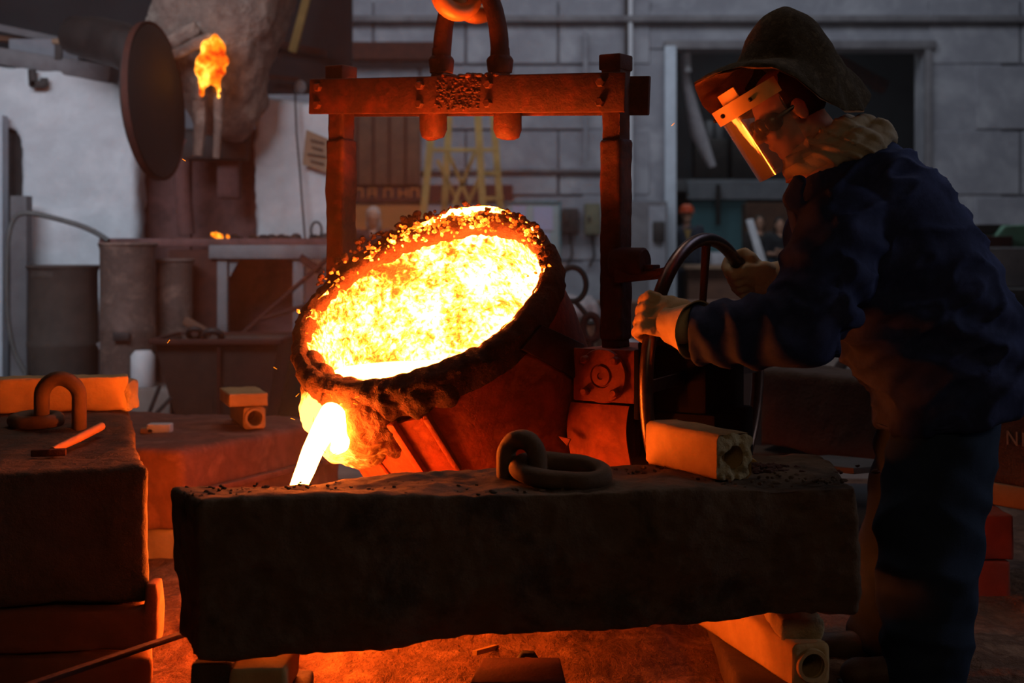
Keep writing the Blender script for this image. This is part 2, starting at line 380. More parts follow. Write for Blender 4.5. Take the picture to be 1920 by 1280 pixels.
# dark machinery in the upper dark of the far hall
for (xa, ya, xb, yb, lab) in ((1300, 262, 1360, 338, 'dark boxy machine under the gateway lintel, left of the face shield'),
                              (1368, 250, 1420, 338, 'dark boxy machine beyond the gateway, right behind the face shield')):
    t = thing('old_machine', lab, 'machine', (fx((xa + xb) / 2, 25), 25, fz(yb, 25)))
    build(MB().box((fx((xa + xb) / 2, 25), 25, (fz(ya, 25) + fz(yb, 25)) / 2), (fx(xb, 25) - fx(xa, 25), .5, fz(ya, 25) - fz(yb, 25))), 'housing', blackm, t, bevel=.03)
    q = MB(); 
    for k in range(3): q.lathe([(0.06, 0), (0.07, .02), (.07, .3), (.05, .33)], 12, (fx(lerp(xa, xb, .2 + .3 * k), 25), 25, fz(ya, 25)), frame_from((0, 0, 1)), True, True)
    build(q, 'stack_pipe', greyst, t)
q = MB(); q.tube([P(1282, 78, 20.6), P(1285, 150, 20.7), P(1310, 250, 21.2), P(1335, 312, 21.4)], [.02, .05, .12, .06], 10)
build(q, 'rolled_tarpaulin', sackm, label='pale rolled tarpaulin hanging inside the gateway at left', cat='tarpaulin', nz=[(.05, 5)])
q = MB(); q.tube([P(1288, 84, 20.4), P(1290, 135, 20.4)], .05, 8); build(q, 'strip_lamp', white_m, label='short white vertical tube at the top left inside the gateway', cat='lamp')
q = MB(); q.box(P(1500, 60, 22) , (.01, .01, .01))
q = MB().bar(P(1560, 110, 23), P(1660, 165, 23), .18, .22); build(q, 'roof_brace', rust, label='rusty slanting brace seen above the hat brim', cat='brace', bevel=.01)
# leaning bright profile
q = MB().prism([P(1399, 412, 20.75), P(1412, 410, 20.75), P(1440, 499, 20.75), P(1424, 499, 20.75)], (0, .05, 0))
build(q, 'leaning_panel', white_m, label='bright white panel leaning behind the handwheel', cat='panel', bevel=.01)

def wall_thing(name, mat, xa, ya, xb, yb, d, lab, cat, Y=WY, **k):
    return panel(name, mat, xa, ya, xb, yb, Y - 0.03 - d, d, label=lab, cat=cat, **k)
# ----- items on the back wall
wall_thing('crane_rail', rust_dark, 545, 78, 822, 112, 0.25, 'dark horizontal crane rail on the back wall, left of the lifting bail', 'rail')
t = thing('wooden_door', 'tall brown wooden door panel on the back wall beside the left ladle upright', 'door', (fx(722, WY), WY - .1, fz(350, WY)))
build(MB().box((fx(722, WY), WY - .08, (fz(218, WY) + fz(347, WY)) / 2), (fx(790, WY) - fx(655, WY), .1, fz(218, WY) - fz(347, WY))), 'leaf', wood_b, t, bevel=.01)
for k in range(4): build(MB().box((fx(672 + 30 * k, WY), WY - .14, (fz(218, WY) + fz(347, WY)) / 2), (.03, .03, fz(218, WY) - fz(347, WY) - .02)), 'batten', rust_dark, t)
t = thing('banner', 'long dark red banner with worn orange letters on the back wall', 'banner', (fx(810, WY), WY - .1, fz(378, WY)))
build(MB().box((fx(812, WY), WY - .075, (fz(347, WY) + fz(377, WY)) / 2), (fx(960, WY) - fx(662, WY), .03, fz(347, WY) - fz(377, WY))), 'cloth', banner_m, t)
for i, ch in enumerate('ПAПHП'):
    x = fx((674, 699, 729, 757, 778)[i], WY); zc = (fz(352, WY) + fz(373, WY)) / 2; r = MB(); hh = .062; ww = .052
    y = WY - .10
    r.box((x - ww, y, zc), (.022, .012, 2 * hh));
    if ch != 'C': r.box((x + ww, y, zc), (.022, .012, 2 * hh))
    if ch in 'ПA': r.box((x, y, zc + hh), (2 * ww, .012, .022))
    if ch in 'HA': r.box((x, y, zc), (2 * ww, .012, .022))
    build(r, 'letter', letter_m, t)
t = thing('poster_panel', 'orange poster panel below the banner, behind the ladle', 'poster', (fx(700, WY), WY - .1, fz(440, WY)))
build(MB().box((fx(732, WY), WY - .09, (fz(385, WY) + fz(450, WY)) / 2), (fx(800, WY) - fx(664, WY), .05, fz(385, WY) - fz(450, WY))), 'board', letter_m, t)
t = thing('notice_board', 'pale green notice board with papers on the back wall right of the ladder', 'notice board', (fx(1003, WY), WY - .1, fz(495, WY)))
build(MB().box((fx(1000, WY), WY - .08, (fz(380, WY) + fz(494, WY)) / 2), (fx(1048, WY) - fx(950, WY), .05, fz(380, WY) - fz(494, WY))), 'board', boardm, t, bevel=.01)
for (a, b, c, d) in ((1000, 388, 1036, 432), (1000, 436, 1030, 455), (960, 386, 986, 425)):
    build(MB().box((fx((a + c) / 2, WY), WY - .115, (fz(b, WY) + fz(d, WY)) / 2), (fx(c, WY) - fx(a, WY), .012, fz(b, WY) - fz(d, WY))), 'paper', paperm, t)
q = MB()
for (a, b, c, d) in ((947, 378, 1051, 381), (947, 493, 1051, 497), (1048, 378, 1051, 497)):
    q.box((fx((a + c) / 2, WY), WY - .12, (fz(b, WY) + fz(d, WY)) / 2), (fx(c, WY) - fx(a, WY), .03, abs(fz(b, WY) - fz(d, WY))))
build(q, 'frame', teal, t)
for (a, b, c, d, mt, lab) in ((1053, 391, 1084, 438, blackm, 'dark electric switch box just right of the notice board'),
                              (1095, 382, 1124, 440, olive, 'olive electric switch box partly behind the right ladle upright')):
    t = thing('switch_box', lab, 'switch box', (fx((a + c) / 2, WY), WY - .15, fz(d, WY)))
    build(MB().box((fx((a + c) / 2, WY), WY - .13, (fz(b, WY) + fz(d, WY)) / 2), (fx(c, WY) - fx(a, WY), .16, fz(b, WY) - fz(d, WY))), 'case', mt, t, bevel=.02)
    build(MB().box((fx(a, WY) + .06, WY - .22, fz((b + d) / 2, WY)), (.03, .05, .08)), 'handle', blackm, t, bevel=.005)
    build(MB().tube([Vector((fx((a + c) / 2, WY), WY - .1, fz(d, WY))), Vector((fx((a + c) / 2 + 4, WY), WY - .1, fz(d + 40, WY))), Vector((fx((a + c) / 2 - 6, WY), WY - .1, fz(d + 60, WY)))], .018, 6), 'cable', blackm, t)
t = thing('steel_locker', 'grey steel locker against the back wall beside the pale gate jamb', 'locker', (fx(1205, WY), WY - .4, 0))
build(MB().box((fx(1208, WY), WY - .35, fz(380, WY) / 2), (fx(1242, WY) - fx(1172, WY), .5, fz(380, WY))), 'body', greyst, t, bevel=.01)
build(MB().box((fx(1224, WY), WY - .615, fz(385, WY) / 2 + .05), (fx(1240, WY) - fx(1209, WY), .02, fz(385, WY) - .15)), 'door', wallp, t, bevel=.01)
build(MB().box((fx(1226, WY), WY - .66, fz(435, WY)), (.16, .08, .28)), 'lock_box', blackm, t, bevel=.02)
q = MB().tube([P(1182, 376, WY - .12), P(1182, -60, WY - .12)], .035, 8); build(q, 'conduit', white_m, label='white vertical conduit running up behind the right ladle upright', cat='pipe')
q = MB().tube([P(1175, 376, WY - .12), P(1175, -60, WY - .12)], .03, 8); build(q, 'drain_pipe', blackm, label='dark vertical pipe just left of the white conduit', cat='pipe')
q = MB().tube([P(1098, 300, WY - .12), P(1098, 150, WY - .12), P(1098, 60, WY - .12)], .03, 8); build(q, 'wall_pipe', wallp, label='grey painted vertical pipe between the crane bail and the right upright', cat='pipe')
# ladder (tall yellow trestle)
t = thing('trestle_ladder', 'tall yellow wooden trestle ladder standing before the back wall', 'ladder', (fx(870, 18.4), 18.4, 0))
def LP(px, py, Y): return Vector((fx(px, Y), Y, fz(py, Y)))
for (a, b, Y) in (((812, 218), (772, 620), 18.2), ((842, 218), (822, 620), 18.8), ((895, 200), (918, 620), 18.2), ((925, 215), (955, 620), 18.8)):
    build(MB().bar(LP(*a, Y), LP(*b, Y), .05, .09), 'rail', wood_y, t, bevel=.006, seg=1)
for (a, b, Y) in (((808, 281), (928, 281), 18.2), ((905, 325), (940, 325), 18.5), ((910, 372), (944, 372), 18.5), ((902, 281), (933, 281), 18.6), ((838, 281), (880, 378), 18.4), ((892, 281), (850, 385), 18.4), ((820, 300), (862, 385), 18.6), ((900, 330), (870, 400), 18.6)):
    build(MB().bar(LP(*a, Y), LP(*b, Y), .03, .05), 'rung', wood_y, t, bevel=.004, seg=1)
q = MB().bar(P(590, -60, 12), P(548, 98, 12), .05, .07); build(q, 'slanting_pole', wood_y, label='yellow wooden pole slanting down from the top, right of the furnace hood', cat='pole', bevel=.01)
build(MB().box((P(560, 0, 12.7).x, 12.75, P(0, 60, 12.7).z), (.95, .06, 1.1)), 'dark_hoarding', wall_dark, label='dark steel hoarding behind the pipe rack, upper left of the bail frame', cat='hoarding', bevel=.01)
q = MB().ball(P(563, 163, 10.6), (.045, .045, .05)); build(q, 'wall_lamp', white_m, label='small round pale lamp on top of the right plaster wall', cat='lamp')
q = MB().bar(P(490, 75, 12.4), P(612, 100, 12.4), .05, .05); q.bar(P(490, 142, 12.4), P(560, 150, 12.4), .04, .04); q.bar(P(548, 60, 12.4), P(548, 706, 12.4), .05, .05); q.bar(P(590, 60, 12.4), P(590, 120, 12.4), .04, .04)
build(q, 'pipe_rack', rust_dark, label='rusty rack of thin bars right of the furnace hood', cat='rack')
q = MB().box((fx(600, 14), 14, fz(40, 14)), (3.0, .15, 1.6)); 

# =================================================================== furnace bay on the left
LY = 10.0
def plaster_wall(name, poly, d, lab, seed):
    m0 = MB().prism([P(a, b, LY) for a, b in poly], (0, d, 0))
    return build(m0, name, plaster, kind='structure', voxel=.035, sm=3, nz=[(.03, 4), (.012, 14)], seed=seed)
plaster_wall('wall_left_plaster', [(34, 790), (34, 245), (-40, 235), (-40, 118), (150, 135), (205, 150), (240, 172), (252, 215), (255, 330), (252, 790)], .35, None, 1)
plaster_wall('wall_right_plaster', [(474, 790), (480, 440), (472, 300), (478, 250), (484, 186), (560, 192), (650, 200), (650, 790)], .35, None, 2)
build(MB().box(P(20, 500, 10.25) + Vector((0, 0, .0)), (.30, .3, 2.1)), 'door_1', blackm, kind='structure', smooth=False)
build(MB().box(P(3, 500, 9.9), (.05, .12, 2.1)), 'trim_6', pale, kind='structure', smooth=False)
build(MB().box(P(40, 600, 9.75), (.11, .12, 1.7)), 'trim_7', greyst, kind='structure', smooth=False)
# hook
q = MB(); q.bar(P(60, 130, 9.93), P(62, 162, 9.93), .05, .04, (0, -1, 0)); q.bar(P(58, 158, 9.93), P(85, 158, 9.93), .05, .04, (0, -1, 0)); q.bar(P(83, 162, 9.93), P(83, 146, 9.93), .05, .03, (0, -1, 0))
build(q, 'wall_hook', blackm, label='black L-shaped hook fixed high on the left white plaster wall', cat='hook', bevel=.004)
# beams over the wall
q = MB().bar(P(-60, 97, 10.12), P(215, 143, 10.12), .25, .12); build(q, 'wall_beam', greyst, label='grey steel beam lying along the top of the left plaster wall', cat='beam', bevel=.01)
q = MB().bar(P(-60, 40, 10.4), P(110, 76, 10.4), .08, .05); build(q, 'upper_pipe', greyst, label='thin grey pipe slanting down in the upper left corner', cat='pipe')
q = MB().bar(P(-60, 68, 10.5), P(160, 84, 10.5), .08, .04); build(q, 'lower_pipe', wood_b, label='thin brown pipe below the slanting pipe, upper left corner', cat='pipe')
build(MB().box(P(110, 20, 11.2), (1.9, .3, .95)), 'machine_cover', wall_dark, label='dark grey steel cover filling the upper left corner', cat='cover', bevel=.02)
q = MB().box(P(85, 100, 10.3), (.5, .1, .2)); build(q, 'masonry_ledge', wallp, label='pale masonry ledge behind the grey wall beam', cat='ledge', bevel=.01)
t = thing('standing_bracket', 'small rusty upright bracket above the left wall beam', 'bracket', P(107, 118, 10.0))
build(MB().bar(P(110, 112, 10.0), P(110, 78, 10.0), .05, .03, (0, 1, 0)), 'stem', blackm, t); build(MB().box(P(106, 78, 10.0), (.06, .05, .04)), 'head', cardb, t, bevel=.01)
# duct elbow and lid
q = MB().tube([P(140, 66, 9.5), P(185, 74, 9.35), P(225, 84, 9.2), P(250, 98, 9.05), P(258, 120, 9.0)], [.13, .15, .15, .14, .11], 24)
build(q, 'duct_elbow', blackm, label='black curved duct elbow above the left plaster wall', cat='duct')
t = thing('round_cover', 'large round dark furnace cover swung open beside the clay hood', 'cover', P(290, 320, 9.3))
ax = frame_from(Vector((0.985, -0.11, 0.06)), (0, 0, 1))
c_ = P(290, 190, 8.75)
build(MB().lathe([(0.0, .07), (.2, .065), (.40, .045), (.47, .02), (.48, -.03), (.44, -.05), (.0, -.05)], 48, c_, ax), 'disc', M('lid_brown', (0.022, .014, .013), (.015, .010, .009), 4, .7, .1), t)
build(MB().bar(P(262, 127, 9.15), P(300, 134, 9.05), .03, .03), 'rib', greyst, t, bevel=.006)
q = MB().lathe([(.47, 0), (.49, .02), (.49, -.02), (.47, 0)], 48, c_, ax); build(q, 'rim_band', rust_dark, t)
# clay hood
t = thing('furnace_hood', 'clay-lined tapering furnace hood with a flame burning in its opening', 'hood', P(410, 258, 9.6))
rings = []
outl = [(-90, 322, 560, .75), (0, 300, 540, .72), (70, 290, 522, .66), (130, 308, 506, .55), (190, 335, 492, .42), (230, 356, 470, .30), (256, 368, 450, .2)]
for (y, xa, xb, dy) in outl:
    cx_ = (xa + xb) / 2; a_ = P(xa, y, 9.6); b_ = P(xb, y, 9.6); c = (a_ + b_) / 2; hw = (b_ - a_).length / 2
    ring = []
    for k in range(20):
        an = 2 * pi * k / 20; sx = abs(cos(an)) ** .7 * (1 if cos(an) > 0 else -1); sy = abs(sin(an)) ** .7 * (1 if sin(an) > 0 else -1)
        ring.append(c + Vector((sx * hw, sy * dy * .6, 0)))
    rings.append(ring)
hood = MB().loft(rings)
build(hood, 'hood_shell', hoodm, t, voxel=.03, sm=2, nz=[(.06, 2.5), (.03, 7), (.014, 20)], seed=5)
def edge_slab(a, b, wd, th, nm='stone_slab'):
    build(MB().bar(a, b, wd, th, (0, -.3, 1)), nm, hoodm, t, voxel=.02, sm=1, nz=[(.015, 12)])
edge_slab(P(292, 95, 9.1), P(372, 48, 9.1), .08, .09); edge_slab(P(300, 112, 9.08), P(400, 70, 9.05), .06, .08)
edge_slab(P(372, 190, 9.15), P(380, 75, 9.1), .05, .05)
for (a, b, r) in (((374, 190), (371, 292), .036), ((410, 165), (405, 296), .030)):
    build(MB().tube([P(*a, 9.15), P((a[0] + b[0]) / 2 + 2, (a[1] + b[1]) / 2, 9.15), P(*b, 9.15)], [r * 1.3, r, r * .8], 10), 'clay_rod', hoodm, t, nz=[(.008, 20)])
flame = bpy.data.materials.new('flame'); nt, b, out = nodes_of(flame)
tc = nt.nodes.new('ShaderNodeTexCoord').outputs['Object']; n1 = ntex(nt, tc, 9, 3)
r = ramp(nt, [(.34, (1.1, .07, .002)), (.47, (2.4, .50, .012)), (.62, (4.5, 2.0, .22))], n1.outputs[0]); nt.links.new(r.outputs[0], b.inputs['Emission Color']); b.inputs['Emission Strength'].default_value = .8
b.inputs['Base Color'].default_value = (.01, .004, .002, 1); b.inputs['Specular IOR Level'].default_value = 0
def flame_obj(pts, nm='flame', par=None, Y=9.0, fk=.72, **k):
    m0 = MB()
    for (px, py, rr) in pts: m0.ball(P(px, py, Y), (rr * fk, rr * .5, rr * 1.4 * fk))
    return build(m0, nm, flame, par, voxel=.01, sm=2, nz=[(.03, 9), (.01, 25)], **k)
fl = flame_obj([(392, 95, .075), (388, 115, .08), (385, 135, .07), (384, 152, .05), (378, 166, .03), (378, 175, .024), (405, 80, .05), (414, 92, .05), (418, 112, .045), (414, 132, .045), (405, 147, .06), (408, 165, .03), (409, 180, .018)], par=t)
# furnace body
t = thing('furnace', 'brown-red steel furnace front between the two plaster walls', 'furnace', P(365, 760, 10.25))
for (a, b) in ((240, 361), (364, 490)):
    build(MB().box((P((a + b) / 2, 0, 10.5).x, 10.5, 1.0), (P(b, 0, 10.5).x - P(a, 0, 10.5).x, .15, 2.0)), 'shell_plate', furn, t, bevel=.012)
build(MB().box(P(430, 300, 10.1), (.16, .12, .55)), 'side_panel', furn, t, bevel=.02)
build(MB().tube([P(345, 260, 9.95), P(340, 330, 9.98), P(350, 440, 9.98)], .06, 12), 'flue_tube', furn, t)
build(MB().box(P(395, 272, 10.0), (.55, .2, .22)), 'throat', blackm, t, bevel=.03)
# table in front of the furnace
t = thing('furnace_table', 'long sooty steel table in front of the furnace with ash on its top', 'table', P(430, 770, 9.7))
build(MB().box((P(425, 0, 9.5).x, 9.5, 1.165), (P(655, 0, 9.5).x - P(235, 0, 9.5).x, .75, .055)), 'tabletop', furn, t, bevel=.01)
build(MB().box((P(520, 0, 9.12).x, 9.11, 1.105), (P(655, 0, 9.5).x - P(410, 0, 9.5).x, .04, .09)), 'apron', greyst, t, bevel=.01)
build(MB().box((P(365, 0, 9.15).x, 9.3, .56), (.32, .35, 1.12)), 'cabinet', rust_dark, t, bevel=.01)
for px in (417, 560, 640): build(MB().box((P(px, 0, 9.15).x, 9.16, .56), (.07, .07, 1.14)), 'leg', greyst, t, bevel=.005)
build(MB().prism([P(430, 475, 9.14), P(455, 475, 9.14), P(430, 520, 9.14)], (0, .02, 0)), 'gusset', greyst, t)
build(MB().box((P(495, 0, 9.7).x, 9.75, .55), (.5, .05, 1.1)), 'back_panel', furn, t)
q = MB()
for k in range(26): q.ball(P(random.uniform(430, 640), 448, random.uniform(9.3, 9.7)) * 1.0 + Vector((0, 0, 0)), (random.uniform(.02, .05), .03, random.uniform(.01, .03)), nu=8, nv=6)
for i, v in enumerate(q.v): v.z = v.z - P(0, 448, 9.5).z + 1.20
build(q, 'ash_heap', blackm, label='low heap of black ash on the furnace table', cat='ash', kind='stuff')
flame_obj([(397, 440, .022), (405, 441, .026), (413, 443, .02)], 'ember', None, 9.25, label='longer glowing ember on the left of the furnace table', cat='ember')
flame_obj([(426, 443, .018)], 'ember', None, 9.25, label='smaller glowing ember right of the longer one', cat='ember')
# poles leaning by table
for (a, b, lab) in (((252, 804), (622, 478), 'longer thin iron rod leaning before the furnace table, upper of two'), ((490, 598), (600, 565), 'shorter thin iron rod leaning before the furnace table, lower of two')):
    q = MB().tube([P(*a, 8.8), P(*b, 8.8)], .014, 8); build(q, 'iron_rod', rust_dark, label=lab, cat='rod')
q = MB().bar(P(562, 482, 8.82), P(606, 512, 8.82), .03, .05); build(q, 'flat_bar', rust_dark, label='short flat bar crossing the leaning rods beside the ladle', cat='bar')
# sign, cord, ring on the right plaster wall
t = thing('cardboard_sign', 'brown cardboard sign with faded lines on the right plaster wall', 'sign', P(592, 320, 9.9))
build(MB().prism([P(574, 243, 9.9), P(620, 262, 9.9), P(620, 326, 9.9), P(567, 308, 9.9)], (0, .02, 0)), 'card', cardb, t)
for k, (a, b) in enumerate(((582, 606), (584, 604), (576, 610), (582, 606))):
    build(MB().bar(P(a, 262 + 13 * k, 9.885), P(b, 268 + 13 * k, 9.885), .012, .012), 'text_line', inkm, t)
q = MB().tube([P(553, 170, 9.88), P(556, 250, 9.88), P(563, 330, 9.88), P(568, 400, 9.88), P(572, 450, 9.88)], .007, 6); build(q, 'hanging_wire', blackm, label='thin black wire hanging down the right plaster wall', cat='wire')
q = MB().tube([P(593 + 10 * cos(a), 432 + 16 * sin(a), 9.85) for a in np.linspace(0, 2 * pi, 20, endpoint=False)], .008, 6, closed=True); build(q, 'wire_ring', blackm, label='small dark wire ring hung on the right plaster wall', cat='ring')
# hose at the far left
q = MB(); pts = [(48, 700), (25, 660), (14, 600), (12, 520), (14, 440), (28, 402), (55, 398), (100, 408), (150, 422), (185, 438), (208, 455)]
sm_ = []
for i in range(len(pts) - 1):
    for k in range(4):
        a, b = pts[i], pts[i + 1]; sm_.append(P(lerp(a[0], b[0], k / 4), lerp(a[1], b[1], k / 4), 9.1))
for _ in range(3): sm_ = [sm_[0]] + [(sm_[i - 1] + sm_[i] * 2 + sm_[i + 1]) / 4 for i in range(1, len(sm_) - 1)] + [sm_[-1]]
build(q.tube(sm_, .017, 10), 'rubber_hose', hosem, label='grey rubber hose arching from the floor over the drums', cat='hose')
# drums
def barrel(px0, px1, ytop, Y, mat, lab, hoops=(.33, .66), handle=False, mat2=None):
    r = (px1 - px0) / 2 / F * Y; c = P((px0 + px1) / 2, 0, Y); zt = P(0, ytop, Y).z
    t = thing('steel_drum', lab, 'drum', (c.x, Y, 0)); o = (c.x, Y, 0); ax = frame_from((0, 0, 1))
    prof = [(r * .96, 0)]
    for hh in hoops:
        z = zt * hh; prof += [(r * .97, z - .03), (r, z - .012), (r, z + .012), (r * .97, z + .03)]
    prof += [(r * .97, zt - .03), (r, zt - .02), (r * 1.01, zt), (r * .96, zt), (r * .95, zt - .06), (0.001, zt - .06)]
    build(MB().lathe(prof, 40, o, ax, True), 'shell', mat, t, nz=[(.012, 5)])
    build(MB().tube([Vector((c.x + r * 1.0 * cos(a), Y + r * 1.0 * sin(a), zt)) for a in np.linspace(0, 2 * pi, 32, endpoint=False)], .012, 6, closed=True), 'rim', mat2 or mat, t)
    if handle: build(MB().box((c.x + .01, Y - r - .01, zt * .52), (.1, .03, .05)), 'latch', blackm, t, bevel=.006)
    return t
barrel(54, 184, 500, 9.3, drum_d, 'dark sooty drum standing leftmost against the white plaster wall', (.5,))
barrel(188, 292, 458, 8.70, drum, 'tall brown cylinder drum with a black latch, in the middle of three', (.55,), True)
barrel(292, 362, 488, 8.96, drum, 'slim brown drum, rightmost of the three drums', (.72,))
q = MB(); o_ = P(268, 0, 8.3); zb = P(0, 724, 8.3).z; zt = P(0, 657, 8.3).z
build(MB().box((o_.x - .03, 8.35, zb / 2), (.45, .4, zb)), 'stone_slab', dusty, label='low grey stone slab under the white canister', cat='slab', bevel=.02)
q.lathe([(.066, zb), (.07, zb + .01), (.07, zt - .03), (.05, zt - .005), (.045, zt)], 24, (o_.x, 8.3, 0), frame_from((0, 0, 1)), True, True)
build(q, 'white_canister', white_m, label='small white canister standing left of the big tapered tub', cat='canister')
q = MB().bar(P(187, 640, 8.7), P(232, 712, 8.7), .02, .05); build(q, 'metal_strip', greyst, label='pale metal strip leaning against the middle drum', cat='strip')
q = MB(); q.tube([P(278, 778, 8.0), P(300, 722, 8.0)], .012, 6); q.tube([P(290, 778, 8.0), P(322, 745, 8.0)], .012, 6); build(q, 'wire_tangle', blackm, label='black bent wires left of the tub foot', cat='wire')
# tapered tub
TY = 8.0
t = thing('tapered_tub', 'large dark tapered steel tub behind the brick pair', 'tub', (P(405, 0, TY).x, TY, .05))
def sq(xa, xb, z, Y0, Y1, k=0): return [Vector((xa, Y0, z)), Vector((xb, Y0, z)), Vector((xb, Y1, z)), Vector((xa, Y1, z))]
zt = P(0, 640, TY).z; xa, xb = P(288, 0, TY).x, P(522, 0, TY).x; xa2, xb2 = P(328, 0, TY).x, P(490, 0, TY).x
rings = [sq(xa2, xb2, .06, TY + .12, TY + .5), sq(xa, xb, zt, TY, TY + .62), sq(xa + .015, xb - .015, zt, TY + .015, TY + .6), sq(xa2 + .015, xb2 - .015, .1, TY + .14, TY + .48)]
build(MB().loft(rings), 'tub_shell', M('tub_brown', (.055, .028, .02), (.035, .018, .013), 5, .7, .2), t, bevel=.008)
q = MB()
for (a, b) in (((xa - .02, TY - .02), (xb + .02, TY - .02)), ((xa - .02, TY + .64), (xb + .02, TY + .64)), ((xa - .01, TY), (xa - .01, TY + .62)), ((xb + .01, TY), (xb + .01, TY + .62))): q.bar((a[0], a[1], zt), (b[0], b[1], zt), .035, .03)
build(q, 'rim_flange', rust_dark, t, bevel=.005)
build(MB().bar(P(410, 650, TY - .01), P(410, 790, TY + .1), .02, .02), 'seam', rust_dark, t)
q = MB().bar(P(346, 600, TY + .2), P(395, 628, TY + .2), .05, .05); build(q, 'tool_handle', wood_b, label='short wooden tool handle sticking out of the tub', cat='handle', bevel=.01)
for (px, py, lab, s) in ((398, 632, 'larger dark iron ring on the tub rim beside the handle', 1.0), (365, 625, 'smaller dark iron ring left of the handle on the tub rim', .75)):
    q = MB().tube([P(px + 17 * s * cos(a), py + 12 * s * sin(a), TY + .1 + .04 * sin(a)) for a in np.linspace(0, 2 * pi, 24, endpoint=False)], .02 * s, 8, closed=True); build(q, 'iron_ring', blackm, label=lab, cat='ring')
q = MB().prism([P(505, 640, 8.9), P(590, 640, 8.9), P(590, 790, 8.9), P(490, 790, 8.9)], (0, .04, 0)); build(q, 'olive_board', olive, label='olive grey board standing between the tub and the ladle', cat='board', bevel=.01)
q = MB().bar(P(425, 632, 8.8), P(575, 638, 8.8), .3, .03); build(q, 'ledge_plate', greyst, label='narrow grey plate lying behind the tub rim', cat='plate', bevel=.005)

# flask / casting box mid-left
t = thing('casting_flask', 'low reddish steel casting flask carrying the brick pair', 'flask', P(360, 1000, 5.2))
ZT = .43
A, B_, Cc, D = PZ(340, 843, ZT), PZ(640, 783, ZT), PZ(215, 776, ZT), PZ(60, 838, ZT)
Bb = Vector((-1.05, 7.1, ZT)); 
def dn(p, z): return Vector((p.x, p.y, z))
tops = [D, A, B_, PZ(440, 758, ZT)]
tops = [PZ(150, 836, ZT), A, B_, PZ(180, 768, ZT)]
flm = M('flask_rust', (.22, .085, .065), (.15, .055, .042), 5, .8, .05, .4, 30, (.28, .12, .09))
build(MB().hexa([dn(p, .14) for p in tops] + tops), 'flask_box', flm, t, voxel=.02, sm=2, nz=[(.01, 6), (.004, 25)])
q = MB(); off = Vector((0, -.02, 0))
q.bar(dn(A, .27) + Vector((.02, -.012, 0)), dn(B_, .27) + Vector((.01, -.02, 0)), .03, .025)
build(q, 'flange', flm, t, bevel=.006)
bt = [p + Vector((0.0, .05, 0)) for p in tops]
build(MB().hexa([dn(p, 0) for p in bt] + [dn(p, .14) for p in bt]), 'base_slab', dusty, t, bevel=.02)
for (px, py, lab) in ((300, 812, None),):
    q = MB().box(PZ(300, 812, ZT) + Vector((0, 0, .02)), (.09, .06, .035)); build(q, 'white_chip', white_m, label='small white broken piece on the casting flask', cat='chip', bevel=.005)
    q = MB().box(PZ(278, 812, ZT) + Vector((0, 0, .012)), (.05, .06, .02)); build(q, 'brown_chip', cardb, label='small brown piece beside the white chip on the casting flask', cat='chip', bevel=.004)

# ------------------------------------------------ refractory bricks with bore
def hollow_brick(name, c0, c1, up, wdt, hgt, bore, lab, raw=True, parent=None, mat=brick_m, collar=False, seed=0, rough=.003, group=None):
    """square refractory tube from end c0 (seen) to end c1"""
    c0, c1 = Vector(c0), Vector(c1); z = (c1 - c0).normalized(); u = Vector(up); u = (u - z * u.dot(z)).normalized(); s = u.cross(z); L = (c1 - c0).length
    t = thing(name, lab, 'brick', (c0 + c1) / 2 - u * hgt / 2, group)
    n = 32; def_r = []
    def sqr(k, f):   # rounded square ring
        a = 2 * pi * (k + .5) / n; m = max(abs(cos(a)), abs(sin(a))); q = 1 / m; q = min(q, 1.30)
        return s * cos(a) * q * wdt / 2 * f + u * sin(a) * q * hgt / 2 * f
    def cir(k, r): a = 2 * pi * (k + .5) / n; return s * cos(a) * r + u * sin(a) * r
    N = 14
    rings = [[c0 + z * (L * i / N) + sqr(k, 1) for k in range(n)] for i in range(N + 1)]
    rings += [[c1 + cir(k, bore) for k in range(n)], [c0 + z * .01 + cir(k, bore) for k in range(n)]]
    body = MB().loft(rings, False, False)
    body.f = [f for f in body.f]
    m0 = MB().loft([[c0 + sqr(k, 1) for k in range(n)]] + rings[1:N + 1], False, False)
    m0.loft([rings[N], [c1 + cir(k, bore) for k in range(n)], [c0 + cir(k, bore) for k in range(n)]], False, False)
    build(m0, 'brick_body', mat, t, nz=[(rough, 14)], seed=seed, angle=50)
    e = MB(); er = []
    for f in (0, .25, .5, .75, 1):
        er.append([c0 - z * (0.006 * sin(pi * f)) + lerp(sqr(k, 1), cir(k, bore), f) for k in range(n)])
    e.loft(er, False, False)
    build(e, 'broken_end', brick_raw if raw else mat, t, subs=2, nz=[(.012 if raw else .002, 25), (.008 if raw else 0, 60)], seed=seed)
    if collar:
        build(MB().lathe([(bore, 0), (bore * 1.0, -.008), (bore * 1.30, -.008), (bore * 1.38, 0), (bore * 1.38, .004)], 32, c0 - z * .006, (s, u, z)), 'bore_collar', mat, t)
    build(MB().lathe([(bore * .99, 0), (bore * .99, -.0)], 8, c0, (s, u, z)) if False else MB().lathe([(bore * 1.0, L * .45), (.001, L * .45)], 24, c0, (s, u, z)), 'bore_wall', rust_dark, t)
    return t
